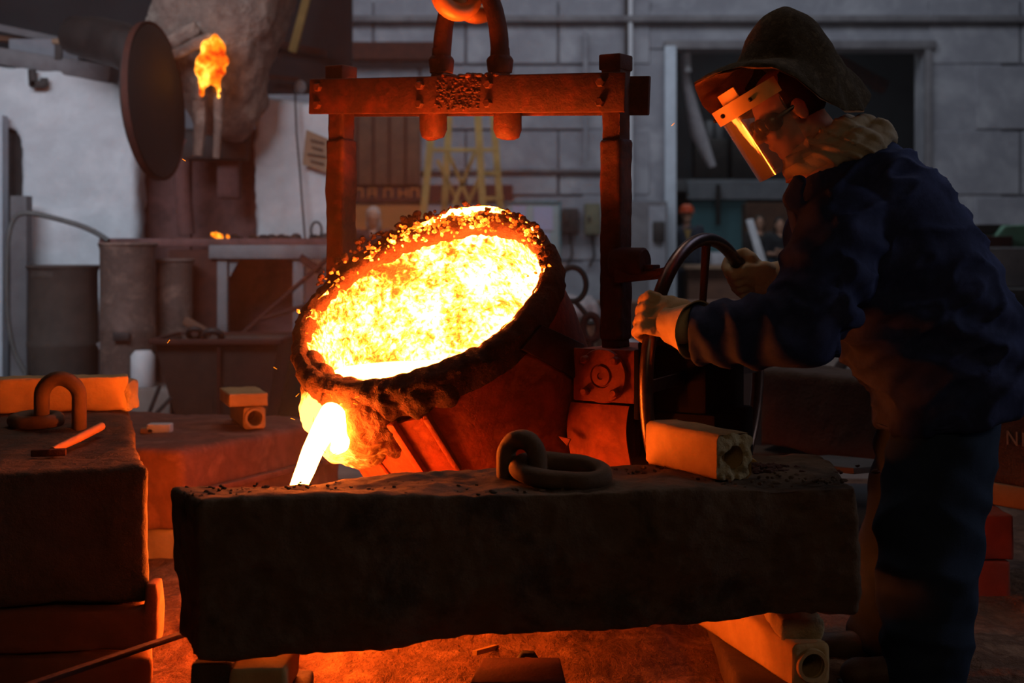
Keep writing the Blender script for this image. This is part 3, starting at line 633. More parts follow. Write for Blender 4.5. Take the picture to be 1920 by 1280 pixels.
# brick pair on the flask
c = PZ(482, 806, ZT)
hollow_brick('hollow_brick', c + Vector((-.01, 0, .047)), c + Vector((-.13, .34, .047)), (0, 0, 1), .085, .085, .030, 'small hollow refractory brick lying on the casting flask under a flat brick', raw=False, collar=True)
q = MB(); zt_ = ZT + .092; a = c + Vector((-.03, -.02, 0)); a.z = zt_
dirn = Vector((-.12, .34, 0)).normalized(); sd = Vector((dirn.y, -dirn.x, 0))
q.box(a + dirn * .13 + Vector((0.0, 0, .028)), (.15, .27, .05), (sd, dirn, Vector((0, 0, 1))))
build(q, 'flat_brick', brick_m, label='flat refractory brick laid across the small hollow brick', cat='brick', voxel=.006, sm=2, nz=[(.003, 20)])

hz = bpy.data.materials.new('foundry_haze'); hz.use_nodes = True; nt = hz.node_tree; nt.nodes.clear()
out = nt.nodes.new('ShaderNodeOutputMaterial'); pv = nt.nodes.new('ShaderNodeVolumeScatter'); pv.inputs['Density'].default_value = 0.011; pv.inputs['Anisotropy'].default_value = 0.35
nt.links.new(pv.outputs[0], out.inputs['Volume'])
build(MB().box((-.2, 5.3, 1.5), (4.2, 3.4, 2.9)), 'haze', hz, label='thin smoky haze hanging around the pouring ladle', cat='haze', kind='stuff', smooth=False)

# =================================================================== ladle geometry
n_ = Vector((-.32, -.57, .757)).normalized()
R_ = P(785, 552, 4.03)
d_ = (n_ * n_.z - Vector((0, 0, 1))).normalized()     # towards the lowest point of the rim
m2 = d_.cross(n_).normalized()
if m2.x > 0: m2 = -m2                                # towards the left
ap = Vector((.852, -.523, 0)); bp_ = Vector((.523, .852, 0)); UZ = Vector((0, 0, 1))
ladle = thing('foundry_ladle', 'tilted round foundry ladle full of glowing molten iron, hung in a steel bail frame', 'ladle', R_ - n_ * .80)
RO, RI = .392, .322
LF = Matrix((( -m2.x, d_.x, n_.x, 0), (-m2.y, d_.y, n_.y, 0), (-m2.z, d_.z, n_.z, 0), (0, 0, 0, 1)))
LF.translation = R_          # local x: right, y: downhill, z: out of the mouth
X3, Y3, Z3 = Vector((1, 0, 0)), Vector((0, 1, 0)), Vector((0, 0, 1))
A3 = (X3, Y3, Z3)
def ln(x, y, z, s, seed=0): return noise.noise(Vector((x * s + seed, y * s, z * s)))
# outer shell
def shell_fn(r, h, a): return r + .004 * ln(cos(a), sin(a), h, 3), h
prof = [(RO - .012, -.05), (RO - .006, -.10), (RO - .002, -.16), (RO + .002, -.24), (RO - .002, -.34), (RO - .006, -.46), (RO - .02, -.60), (RO - .04, -.74), (RO - .07, -.80), (RO - .14, -.82), (.001, -.82)]
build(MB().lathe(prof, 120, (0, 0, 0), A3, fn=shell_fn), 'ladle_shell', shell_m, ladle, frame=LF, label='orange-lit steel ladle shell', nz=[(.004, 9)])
# rim of slag
rp = []
for k in range(13):
    t_ = k / 12; ang = pi * t_
    rp.append(((RO + RI) / 2 + .004 + cos(ang) * (RO - RI) / 2 * 1.05, -.06 + .050 * sin(ang) ** .6 if 0 < k < 12 else (-.09 if k == 0 else -.05)))
def rim_fn(r, h, a):
    e = noise.noise(Vector((cos(a) * 3, sin(a) * 3, 1))) ; e2 = noise.noise(Vector((cos(a) * 11, sin(a) * 11, h * 30 + 5))); e3 = noise.noise(Vector((cos(a) * 30, sin(a) * 30, h * 60)))
    low = max(0, sin(a)) ** 3                   # thicker lip at the downhill side
    up = max(0, -sin(a)) ** 4
    inner = 1 if r < (RO + RI) / 2 else 0
    rr = r + .006 * e + .005 * e2 + .004 * e3 - inner * .012 * up
    # the opening is drawn out to the upper right and pinched at lower right
    k = .028 * cos(2 * (a - radians(-38)))
    rr += k * (1 if inner else .35)
    return rr, h + .006 * e2 + .006 * e3 + .012 * low + .015 * up * (1 if h > -.04 else 0)
build(MB().lathe(rp, 220, (0, 0, 0), A3, fn=rim_fn), 'rim', crust_m, ladle, frame=LF, label='black slag-crusted rim of the ladle', nz=[(.006, 40)])
# inside lining
heat_in = heat_mat('glowing_lining', [((.13, .10, -.31), .60), ((.20, .17, -.16), .28), ((.02, .26, -.18), .26), ((.0, -.34, .02), .16)], 60, .35, 1.5)
def in_fn(r, h, a):
    k = .028 * cos(2 * (a - radians(-38))); up = max(0, -sin(a)) ** 4
    rr = r + k - (.012 * up) * max(0, 1 + h * 8) + .010 * noise.noise(Vector((cos(a) * 6, sin(a) * 6, h * 16))) + .006 * noise.noise(Vector((cos(a) * 18, sin(a) * 18, h * 50)))
    top_ = max(0, 1 + h * 14) * up
    rr += .050 * top_ + .010 * top_ * noise.noise(Vector((cos(a) * 25, sin(a) * 25, h * 60)))
    return max(rr, .001), h + top_ * (.040 + .012 * noise.noise(Vector((cos(a) * 20, sin(a) * 20, 3))))
prof = [(RI + .025, -.015), (RI + .018, -.02), (RI + .012, -.03), (RI + .006, -.042), (RI + .0, -.055)] + [(RI - .002 - .02 * (i / 22) ** 1.5, -.055 - .40 * i / 22) for i in range(1, 23)] + [(RI - .08, -.47), (RI - .18, -.475), (.001, -.475)]
build(MB().lathe(prof, 160, (0, 0, 0), A3, fn=in_fn), 'glowing_lining', heat_in, ladle, frame=LF, label='glowing orange speckled slag lining')
# the melt: level surface inside, clipped to the lining
zl = (R_ + d_ * .30 - n_ * .035).z
melt = MB(); ring = []; nseg = 72
hc = R_ - n_ * ((R_.z - zl) / n_.z)                     # axis point at that level
hdir = Vector((n_.x, n_.y, 0)).normalized(); sdir = Vector((-hdir.y, hdir.x, 0))
for k in range(nseg):
    a = 2 * pi * k / nseg; ct, st = cos(a), sin(a)
    v = hdir * ct * (RI - .006) / n_.z + sdir * st * (RI - .006)
    p = hc + v; dep = -(p - R_).dot(n_)
    if dep > .44:     # beyond the floor of the pot
        kx = .44 / dep; p = hc + v * max(0, kx)
    ring.append(p)
cen = sum(ring, Vector()) / nseg
rs = [[lerp(cen, p, f) + Vector((0, 0, .002 * noise.noise(p * 9 + Vector((f * 5, 0, 0))))) for p in ring] for f in (.02, .25, .5, .75, .93, 1)]
build(MB().loft(rs, True, False), 'molten_metal', molten, ladle, label='white-hot molten iron surface')
# ragged slag lumps on the rim, glowing
heat_rim = heat_mat('hot_slag_lumps', [((0, 0, -.10), .40)], 40, .28, 1.1)
def lp(az, r, h): return Vector((cos(az) * r, sin(az) * r, h))
random.seed(11); q = MB()
for k in range(300):
    az = radians(random.gauss(-92, 34)); rr = RI + .012 + random.uniform(-.03, .045) * random.random() ** .5 + .028 * cos(2 * (az - radians(-38))) - .012 * max(0, -sin(az)) ** 4
    s = random.uniform(.002, .006); q.ball(lp(az, rr, random.uniform(-.03, .025)), (s * random.uniform(.6, 2.2), s, s * random.uniform(.6, 1.6)), nu=5, nv=4)
build(q, 'rim_slag', heat_rim, ladle, frame=LF, kind='stuff', label='glowing ragged slag crumbs on the upper rim', nz=[(.006, 150)])
# dark crust patches on upper outer rim
q = MB()
for k in range(160):
    az = radians(random.uniform(-175, -20)); rr = RI + .05 + random.uniform(-.01, .02); s = random.uniform(.004, .011)
    q.ball(lp(az, rr, random.uniform(-.012, .012)), (s, s, s), nu=7, nv=5)
build(q, 'cold_slag', crust_m, ladle, frame=LF, kind='stuff', nz=[(.008, 50)])
# lip under the downhill rim, and the spout
q = MB()
for k in range(26):
    az = radians(lerp(52, 142, k / 25)); s = (.044 + .006 * noise.noise(Vector((k * .7, 0, 0)))) * (.55 + .45 * sin(pi * k / 25) ** .5)
    q.ball(lp(az, RO - .03 + .012 * sin(k * 1.7), -.065 - .010 * noise.noise(Vector((k * .4, 3, 0)))), (s, s, s * 1.25), nu=14, nv=10)
build(q, 'lip', crust_m, ladle, frame=LF, voxel=.008, sm=4, nz=[(.009, 12), (.006, 45)], label='thick black slag lip over the spout')
SPA = radians(108)
heat_sp = heat_mat('glowing_spout_clay', [((cos(SPA + .10) * .44, sin(SPA + .10) * .44, -.13), .17)], 40, .34, .80, .22)
q = MB()
for k in range(22):
    f = k / 21; az = radians(lerp(84, 134, f)); b = sin(pi * min(1, max(0, (f - .0)))) ; s = .035 + .035 * b
    q.ball(lp(az, RO + .012 * b, -.13 - .05 * b + (.03 if f < .3 else 0)), (s, s, s * 1.6), nu=14, nv=10)
q.ball(lp(radians(122), RO + .01, -.16), (.06, .05, .10)); q.ball(lp(radians(88), RO - .01, -.16), (.045, .04, .09)); q.ball(lp(radians(100), RO, -.19), (.06, .05, .07))
build(q, 'spout', heat_sp, ladle, frame=LF, voxel=.007, sm=5, nz=[(.020, 12), (.008, 40)], label='glowing clay spout with burning slag')
# stiffener plates running down the shell beside the spout
def SP(az, r, h): return R_ + (-m2 * cos(radians(az)) + d_ * sin(radians(az))) * r + n_ * h
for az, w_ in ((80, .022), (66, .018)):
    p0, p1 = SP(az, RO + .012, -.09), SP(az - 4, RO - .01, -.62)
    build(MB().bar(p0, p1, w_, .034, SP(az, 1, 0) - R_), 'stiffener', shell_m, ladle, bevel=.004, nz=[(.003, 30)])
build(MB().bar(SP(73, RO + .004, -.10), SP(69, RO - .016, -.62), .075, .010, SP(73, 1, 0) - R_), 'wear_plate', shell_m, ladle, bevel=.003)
build(MB().tube([SP(100, RO + .001, -.24), SP(96, RO + .004, -.34), SP(97, RO + .001, -.42), SP(102, RO - .003, -.45)], .007, 8), 'weld_bead', shell_m, ladle, nz=[(.003, 60)])
# shell band
bandm = MB().lathe([(RO - .004, -.285), (RO + .014, -.29), (RO + .014, -.345), (RO - .004, -.35)], 120, (0, 0, 0), A3)
bandm2 = MB().prism([SP(8, RO + .006, -.05), SP(22, RO + .006, -.05), SP(2, RO + .008, -.30), SP(-14, RO + .008, -.27)], (SP(5, 1, 0) - R_) * .012)
build(bandm2, 'patch_plate', iron, ladle, bevel=.003)
# pouring stream
pts = []; rr = []
s0 = P(628, 778, 3.80)
for i in range(26):
    t_ = i / 25; px = 628 - 66 * (t_ ** .72) * 1.15; py = 772 + 455 * t_ ** 1.15
    if py < 778: py = 778
    pts.append(P(lerp(628, 512, ((py - 775) / 290) ** .72) if py > 775 else 628, py, lerp(3.80, 3.66, t_ ** .6))); rr.append(lerp(.036, .020, min(1, t_ * 2.2)) )
build(MB().tube(pts, rr, 16), 'molten_stream', stream_m, label='white-hot stream of molten iron falling from the ladle spout', cat='molten stream', nz=[(.004, 16)])
q = MB(); q.ball(P(624, 784, 3.79), (.034, .03, .035)); q.ball(P(634, 800, 3.79), (.030, .03, .045)); q.ball(P(640, 826, 3.79), (.024, .025, .030)); q.ball(P(632, 840, 3.79), (.016, .02, .014))
build(q, 'spout_melt', stream_m, ladle, voxel=.008, sm=2, nz=[(.012, 18)], label='white-hot iron at the spout mouth')
# mould that receives the iron (mostly hidden by the front block)
e_ = pts[-1]
t = thing('pouring_mould', 'steel mould with a glowing pouring cup, hidden behind the front block', 'mould', (e_.x, e_.y, 0))
mx, my, mz = e_.x, e_.y, e_.z
q = MB()
for (sx, sy, L1, L2) in ((-.09, 0, .03, .21), (.09, 0, .03, .21), (0, -.09, .21, .03), (0, .09, .21, .03)): q.box((mx + sx, my + sy, .05), (L1, L2, .10))
build(q, 'mould_wall', rust_dark, t, bevel=.006)
build(MB().box((mx, my, .04), (.16, .16, .07)), 'mould_sand', sand, t)
build(MB().lathe([(.001, .080), (.04, .079), (.06, .078)], 24, (mx, my, 0), A3), 'cup_melt', molten, t)
build(MB().ball((-.80, 4.02, .13), (.075, .075, .06)), 'riser_melt', stream_m, t, label='glowing riser of the mould')
build(MB().lathe([(.10, 0), (.11, .02), (.10, .12), (.08, .12), (.075, .10)], 28, (-.80, 4.02, .01), A3, True), 'riser_sleeve', rust_dark, t)
# sparks
random.seed(5)
SPL = ('tiny orange spark in front of the rim of the tapered tub', 'tiny orange spark in front of the olive board', 'tiny orange spark in front of the clay rods under the hood', 'tiny orange spark left of the gateway, above the handwheel')
for k in range(16):
    a = P(random.uniform(540, 680), random.uniform(740, 890), random.uniform(3.6, 3.8)) if k < 12 else P(*((316, 640), (516, 690), (345, 300), (1262, 233))[k - 12], 4.2)
    dv = Vector((random.uniform(-1, 1), 0, random.uniform(-1, 1))).normalized() * .006
    build(MB().tube([a - dv, a + dv], [.0006, .0011], 5), 'spark', flame, label='tiny orange spark flying near the pouring stream' if k < 12 else SPL[k - 12], cat='spark', group='sparks around the pouring stream' if k < 12 else None)

# ------------------------------------------------ bail frame
LU = P(638, 300, 4.58); RU = P(1153, 300, 4.06); LU.z = RU.z = 0
fr = ladle
def beam_pt(u, dz, dy=0):   # u: along from left end 0 to right end 1
    l = P(602, 184, 4.60); r = P(1198, 176, 4.00); p = lerp(l, r, u); return p + UZ * dz + bp_ * dy
l0 = P(602, 184, 4.60); r0 = P(1190, 176, 4.01); bd = (r0 - l0).normalized(); bu = (UZ - bd * bd.z).normalized(); bn = bu.cross(bd)
if bn.y > 0: bn = -bn        # towards the camera
def rough_plate(c, L, hgt, th, nm, mat=rust, vox=.008, nz=((.002, 25),), par=None, ends=None):
    return build(MB().box(c, (L, th, hgt), (bd, bn, bu)), nm, mat, par or fr, bevel=.004)
mid = (l0 + r0) / 2; Lb = (r0 - l0).length
rough_plate(mid + bn * .055, Lb, .112, .014, 'front_cross_plate')
rough_plate(mid - bn * .055 + bd * .02, Lb, .112, .014, 'rear_cross_plate')
q = MB()
for uu in np.linspace(-.065, .085, 40):
    for _ in range(5):
        q.ball(mid + bd * uu + bn * .062 + bu * random.uniform(-.045, .05), (random.uniform(.003, .010), .003, random.uniform(.002, .006)), nu=6, nv=5)
for uu in np.linspace(-.08, .14, 30): q.ball(mid + bd * uu + bn * random.uniform(.02, .06) + bu * .056, (.012, .012, random.uniform(.004, .010)), nu=7, nv=5)
build(q, 'slag_splash', rust, fr, kind='stuff', nz=[(.004, 60)])
def bolt(c, nrm, r=.014, h=.014, par=None, mat=rust, nm='bolt'):
    X, Y, Z = frame_from(nrm)
    return build(MB().lathe([(r, 0), (r, h * .8), (r * .8, h), (.001, h)], 6, c, (X, Y, Z)), nm, mat, par or fr, smooth=False)
for px in (620, 810, 938, 1146):
    f = (px - 602) / (1190 - 602); c = l0 + bd * (Lb * f) + bn * .062
    # perspective correction along the beam
    best = min(np.linspace(0, 1, 400), key=lambda s: abs((lambda p: CX + p.x / p.y * F - px)(l0 + (r0 - l0) * s)))
    c = l0 + (r0 - l0) * best + bn * .062
    for dz in (.028, -.028): bolt(c + bu * dz, bn)
# uprights
def at_px(px, py):   # point on the beam axis that shows at px
    s = min(np.linspace(-.05, 1.05, 600), key=lambda s: abs(CX + (l0 + (r0 - l0) * s).x / (l0 + (r0 - l0) * s).y * F - px))
    return l0 + (r0 - l0) * s
for (px, ztop, zbot, nm) in ((640, P(0, 130, 4.55).z, .70, 'left_upright'), (1155, P(0, 111, 4.05).z, P(0, 652, 4.02).z, 'right_upright')):
    c = at_px(px, 0); c = Vector((c.x, c.y, 0))
    w_, dpt = .060, .070
    m0 = MB().box(c + UZ * (ztop + zbot) / 2, (w_, dpt, ztop - zbot), (ap, bp_, UZ))
    build(m0, 'upright', rust, fr, voxel=.008, sm=2, nz=[(.005, 9), (.002, 40)], seed=px)
    zj = P(0, 262, c.y).z
    build(MB().box(c + UZ * (zj + zbot + .02) / 2, (w_ + .008, dpt + .010, zj - zbot - .02), (ap, bp_, UZ)), 'upright_sleeve', rust, fr, voxel=.008, sm=2, nz=[(.006, 9), (.002, 40)], seed=px + 3)
    build(MB().box(c + UZ * (ztop - .012), (w_ + .01, dpt + .01, .045), (ap, bp_, UZ)), 'upright_cap', rust_dark, fr, bevel=.005)
# bail rods through the beam
bl, br = at_px(828, 0), at_px(938, 0)
zt2 = lambda c: P(0, 130, c.y).z
top = (bl + br) / 2
arch = []
zb = P(0, 112, 4.3).z; hw = (br - bl).length / 2; zap = P(0, -34, 4.3).z
hm = (br - bl).normalized(); hm.z = 0; hm.normalize()
for i in range(33):
    a = pi * i / 32; arch.append(Vector((top.x, top.y, 0)) + hm * (-hw * cos(a)) + UZ * (zb + (zap - zb) * sin(a)))
build(MB().tube(arch, .028, 18), 'bail', rust_dark, fr, nz=[(.003, 20)], label='dark arched lifting bail')
for c, px in ((bl, 812), (br, 952)):
    e = Vector((c.x, c.y, 0)) + hm * 0
    build(MB().lathe([(.036, 0), (.038, .012), (.040, .038), (.036, .046), (.029, .052), (.028, .075)], 20, e + UZ * (P(0, 137, c.y).z), A3, True), 'bail_collar', rust_dark, fr, nz=[(.003, 30)])
    e2 = at_px(px, 0)
    zt_ = P(0, 214, e2.y).z; zl_ = P(0, 262, e2.y).z
    build(MB().lathe([(.042, zt_ + .02), (.042, lerp(zt_, zl_, .6)), (.034, lerp(zt_, zl_, .9)), (.02, zl_), (.001, zl_)], 20, (e2.x, e2.y, 0), A3, True), 'rod_end', rust, fr, nz=[(.006, 30)], label='slag-spattered rod end under the beam')
    build(MB().tube([Vector((e.x, e.y, P(0, 140, c.y).z)), Vector((e2.x, e2.y, zt_ + .02))], .030, 14), 'bail_rod', rust_dark, fr)
# crane hook
hk = thing('crane_hook', 'orange-lit double crane hook holding the arched bail at the top edge', 'hook', Vector((top.x, top.y, 2.1)))
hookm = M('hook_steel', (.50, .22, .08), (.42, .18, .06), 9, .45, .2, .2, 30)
for k, (dx, dyy) in enumerate(((-.028, -.02), (.030, .02))):
    c = P(858 + (0 if k == 0 else 34), -14, 4.25) + Vector((0, -.01 + .05 * k, .0)); pts = []
    for i in range(25):
        a = radians(lerp(-200, 20, i / 24)); pts.append(c + bp_ * (cos(a) * .062) * .9 + hm * (cos(a) * .03) + UZ * (sin(a) * .060))
    build(MB().tube(pts, [.027 * (0.6 + .45 * sin(pi * min(1, (i + 4) / 28))) for i in range(25)], 16), 'hook_prong', hookm, hk)
build(MB().tube([P(880, -45, 4.27), P(882, -200, 4.27)], .05, 16), 'shank', hookm, hk)
# clamp and lever on the right upright
cu = at_px(1155, 0)
pcl = P(1180, 492, 3.98)
build(MB().lathe([(.036, -.05), (.042, -.045), (.042, .045), (.036, .05)], 20, pcl, frame_from(ap), True, True), 'clamp_roller', rust_dark, fr)
build(MB().prism([P(1150, 500, 3.96), P(1180, 512, 3.95), P(1215, 507, 3.93), P(1248, 500, 3.90), P(1252, 508, 3.90), P(1220, 524, 3.93), P(1150, 531, 3.96)], bp_ * .05), 'lever_arm', rust, fr, bevel=.004)
build(MB().box(P(1213, 503, 3.93) + bp_ * .03, (.03, .05, .02), (ap, bp_, UZ)), 'stop_lug', rust_dark, fr, bevel=.003)
# tilting gearbox
gc = Vector((RU.x, RU.y, 0)); gz = P(0, 706, 3.9).z
def G(u, v, z): return gc + ap * u + bp_ * v + UZ * z
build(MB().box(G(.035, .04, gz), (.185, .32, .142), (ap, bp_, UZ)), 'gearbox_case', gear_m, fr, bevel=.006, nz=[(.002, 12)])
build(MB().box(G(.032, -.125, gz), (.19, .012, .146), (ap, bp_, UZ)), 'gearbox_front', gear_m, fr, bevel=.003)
build(MB().box(G(.135, .04, gz - .02), (.016, .35, .19), (ap, bp_, UZ)), 'gearbox_side', shade_m, fr, bevel=.004)
build(MB().box(G(.22, .10, gz - .03), (.16, .28, .24), (ap, bp_, UZ)), 'worm_housing', shade_m, fr, bevel=.015)
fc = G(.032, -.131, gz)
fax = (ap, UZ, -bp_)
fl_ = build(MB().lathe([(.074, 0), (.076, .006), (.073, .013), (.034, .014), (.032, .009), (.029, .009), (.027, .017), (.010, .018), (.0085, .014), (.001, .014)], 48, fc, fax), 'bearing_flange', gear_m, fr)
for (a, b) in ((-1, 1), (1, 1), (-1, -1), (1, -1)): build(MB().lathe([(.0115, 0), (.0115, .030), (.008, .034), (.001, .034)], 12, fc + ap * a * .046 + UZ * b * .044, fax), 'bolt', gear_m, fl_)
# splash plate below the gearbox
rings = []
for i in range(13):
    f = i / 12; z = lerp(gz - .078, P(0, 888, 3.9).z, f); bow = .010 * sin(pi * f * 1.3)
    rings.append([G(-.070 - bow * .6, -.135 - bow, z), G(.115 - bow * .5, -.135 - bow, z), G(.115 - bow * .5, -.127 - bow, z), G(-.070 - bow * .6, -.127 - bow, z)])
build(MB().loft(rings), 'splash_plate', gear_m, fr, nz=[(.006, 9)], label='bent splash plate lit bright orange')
build(MB().prism([G(-.085, -.172, gz - .17), G(-.045, -.175, gz - .175), G(-.055, -.175, gz - .195)], -bp_ * .006), 'torn_flap', gear_m, fr)
build(MB().box(G(.02, .02, gz - .15), (.17, .2, .16), (ap, bp_, UZ)), 'bracket_block', rust_dark, fr, bevel=.01)
build(MB().box(G(.16, .09, .56), (.34, .28, .26), (ap, bp_, UZ)), 'drive_bracket', shade_m, fr, bevel=.01)
q = MB(); random.seed(8)
for k in range(60):
    f = random.random(); q.ball(G(.10 + .16 * f, random.uniform(-.06, .12), gz + .075 + .022 * sin(pi * f)), (random.uniform(.01, .02),) * 3, nu=7, nv=5)
build(q, 'dirt_crumbs', crust_m, fr, kind='stuff', nz=[(.008, 40)])
# trunnion stub between shell and gearbox
build(MB().tube([G(-.15, 0.02, gz - .02), G(-.02, 0.02, gz - .02)], .05, 20), 'trunnion', rust, fr)
build(MB().tube([Vector((LU.x, LU.y, gz)), Vector((LU.x, LU.y, gz)) + ap * .22], .05, 20), 'trunnion', rust, fr)
# handwheel
wc = P(1325, 705, 3.97); WR = .382
def WP(a, r=WR, off=0): return wc + (bp_ * cos(a) + UZ * sin(a)) * r + ap * off
whl = MB().tube([WP(2 * pi * i / 96) for i in range(96)], .0185, 16, closed=True)
build(whl, 'handwheel_rim', steel_worn, fr, label='large worn steel handwheel rim')
for a in (90, 0, 180, 270):
    a = radians(a); r0_ = .05
    if abs(sin(a)) > .5: m0 = MB().tube([WP(a, .045, -.03), WP(a, .2, -.012), WP(a, WR, 0)], [.011, .010, .013], 10)
    else:
        rings = []
        for (rr_, of, hh) in ((.04, -.03, .018), (.2, -.022, .016), (.33, -.006, .016), (WR, 0, .018)):
            p = WP(a, rr_, of); rings.append([p + UZ * hh + ap * .005, p - UZ * hh + ap * .005, p - UZ * hh - ap * .005, p + UZ * hh - ap * .005])
        m0 = MB().loft(rings)
    build(m0, 'spoke', rust_dark if abs(sin(a)) > .5 else iron, fr)
build(MB().tube([wc - ap * .30, wc - ap * .04, wc + ap * .015], [.022, .022, .022], 16), 'worm_shaft', rust_dark, fr)
build(MB().tube([wc - ap * .06, wc + ap * .02], .046, 20), 'wheel_hub', rust_dark, fr)

# =================================================================== front block with its bricks
ZB = .59
fr_tl, fr_tr = PZ(372, 938, ZB), PZ(1612, 912, ZB)
bk_tl, bk_tr = PZ(318, 914, ZB), PZ(1532, 855, ZB)
fr_bl, fr_br = P(372, 1243, 3.11), P(1612, 1152, 3.38)
bl_ = Vector((bk_tl.x + .015, bk_tl.y, .25)); br_ = Vector((bk_tr.x, bk_tr.y, .29))
fb = thing('concrete_block', 'long rough brown weight block across the foreground, with a lifting loop', 'block', (0, 3.4, .24))
def dent(p, n):
    # shallow worn hollow on the top and chipped corners
    d = 0
    if n.z > .6: d -= .012 * math.exp(-(((p.x + .45) / .14) ** 2 + ((p.y - 3.3) / .07) ** 2)); d -= .010 * math.exp(-(((p.x - .32) / .05) ** 2 + ((p.y - 3.5) / .05) ** 2))
    if n.y < -.6: d -= .012 * math.exp(-(((p.x + .55) / .03) ** 2 + ((p.z - .42) / .02) ** 2))
    return p + Vector((0, 0, 0)) + n * d
build(MB().hexa([fr_bl, fr_br, br_, bl_, fr_tl, fr_tr, bk_tr, bk_tl]), 'block_body', stone, fb, voxel=.010, sm=6, nz=[(.022, 3), (.008, 11), (.004, 38)], fn=dent, seed=2)
def crumbs(n, fn_, par, mt, smin=.002, smax=.007, sd=1):
    random.seed(sd); q_ = MB()
    for _ in range(n):
        c_r = fn_(); s_r = random.uniform(smin, smax); q_.ball(c_r, (s_r * random.uniform(.8, 1.8), s_r, s_r * .7), nu=5, nv=4)
    return build(q_, 'dirt_crumbs', mt, par, kind='stuff', nz=[(.004, 120)])
def on_top():
    u, v = random.random(), random.random() ** 1.0
    return lerp(lerp(fr_tl, fr_tr, u), lerp(bk_tl, bk_tr, u), .06 + .88 * v) + Vector((0, 0, -.004 + .006 * random.random()))
def pile():
    c = lerp(lerp(fr_tl, fr_tr, .86), lerp(bk_tl, bk_tr, .86), .66); r_ = abs(random.gauss(0, .09)); a = random.uniform(0, 6.28)
    return c + Vector((cos(a) * r_ * 1.5, sin(a) * r_ * .5, max(0, .012 - r_ * .1)))
crumbs(420, on_top, fb, stone, .0015, .0055, 4); crumbs(260, pile, fb, rust_dark, .003, .009, 5)
def U_loop(base, across, hgt, wdt, r, lean=Vector((0, 0, 0)), sink=.05):
    pts = []; ac = Vector(across).normalized(); b = Vector(base)
    pts.append(b - ac * wdt / 2 - UZ * sink)
    for i in range(17):
        a = pi * i / 16; pts.append(b - ac * cos(a) * wdt / 2 + UZ * (hgt - wdt / 2 + sin(a) * wdt / 2) + lean * (hgt - wdt / 2 + sin(a) * wdt / 2) / hgt)
    pts.append(b + ac * wdt / 2 - UZ * sink); return pts
lb = PZ(978, 903, ZB)
build(MB().tube(U_loop(lb, (.60, -.35, 0), .10, .085, .023), .0235, 18), 'lifting_loop', link_m, fb, nz=[(.003, 25)])
def oval_link(c, ax_l, ax_s, L, W, r, name, lab, seed=0, tilt=None):
    c = Vector(c); l = Vector(ax_l).normalized(); s = Vector(ax_s); s = (s - l * s.dot(l)).normalized(); pts = []
    for i in range(48):
        a = 2 * pi * i / 48; ca, sa = cos(a), sin(a)
        pts.append(c + l * (L / 2 - r) * (abs(ca) ** .8 * (1 if ca > 0 else -1)) + s * (W / 2 - r) * (abs(sa) ** .9 * (1 if sa > 0 else -1)))
    return build(MB().tube(pts, r, 18, closed=True), name, link_m, label=lab, cat='chain link', nz=[(.003, 22)], seed=seed)
lc = PZ(1052, 907, ZB) + Vector((0, 0, .03))
oval_link(lc, (.95, -.18, -.07), (.1, .5, .12), .245, .155, .0225, 'chain_link', 'heavy forged link lying through the loop of the front block')
# hollow brick on the block
c0 = P(1376, 866, 3.41); c0.z = ZB + .052
c1 = PZ(1262, 885, ZB); c1 = Vector((c0.x - .205, c0.y + .16, ZB + .055))
hollow_brick('hollow_brick', c0, P(1243, 826, 3.66), (0, 0, 1), .105, .108, .028, 'hollow refractory brick with a broken end lying on the right of the front block', seed=3)
q = MB().prism([P(1395, 853, 3.60), P(1420, 864, 3.58), P(1418, 876, 3.58), P(1395, 884, 3.60)], (0, .04, 0)); build(q, 'wood_chip', wood_y, label='small yellow wedge behind the broken end of the hollow brick', cat='wedge', bevel=.003)
# right support
SB = P(1520, 1246, 3.42)
hollow_brick('hollow_brick', SB, SB + Vector((-.17, .62, 0.0)), (0, 0, 1), .098, .105, .030, 'hollow refractory brick standing under the right end of the front block', seed=6, collar=True, raw=False)
q = MB().box(P(1512, 1175, 3.50) + Vector((-.02, .1, .003)), (.11, .28, .05)); build(q, 'brick_fragment', brick_raw, label='broken brick fragment wedged between the block and the lower hollow brick', cat='brick', voxel=.007, sm=2, nz=[(.008, 20)])
q = MB().box(Vector((SB.x - .07, SB.y + .30, .045)), (.2, .6, .09)); build(q, 'support_brick', stone2, label='dark brick on the floor under the right hollow brick', cat='brick', voxel=.012, sm=2, nz=[(.005, 9)])
# left support
sl = P(492, 1262, 3.13)
q = MB().box(Vector((P(495, 0, 3.2).x, 3.22, .225 - .04)), (.125, .2, .07)); build(q, 'support_brick', brick_m, label='pale refractory brick under the left part of the front block', cat='brick', voxel=.007, sm=2, nz=[(.004, 16)])
q = MB().box(Vector((P(405, 0, 3.2).x, 3.24, .125)), (.085, .2, .20)); build(q, 'support_brick', stone2, label='dark brick left of the pale one under the front block', cat='brick', voxel=.007, sm=2, nz=[(.003, 16)])
q = MB().box(Vector((P(500, 0, 3.2).x, 3.24, .075)), (.17, .24, .15)); build(q, 'support_brick', stone2, label='dark floor brick under the pale refractory brick', cat='brick', voxel=.009, sm=2, nz=[(.003, 16)])
# steel tray bottom left
q = MB().prism([P(40, 1300, 2.85), P(356, 1181, 3.02), P(400, 1330, 3.02), P(40, 1400, 2.85)], (0, .03, 0))
q = MB().bar(P(20, 1297, 2.95), P(356, 1184, 3.35), .02, .012); build(q, 'angle_iron', rust, label='thin orange-lit iron edge at the lower left, below the slabs', cat='bar', bevel=.002)
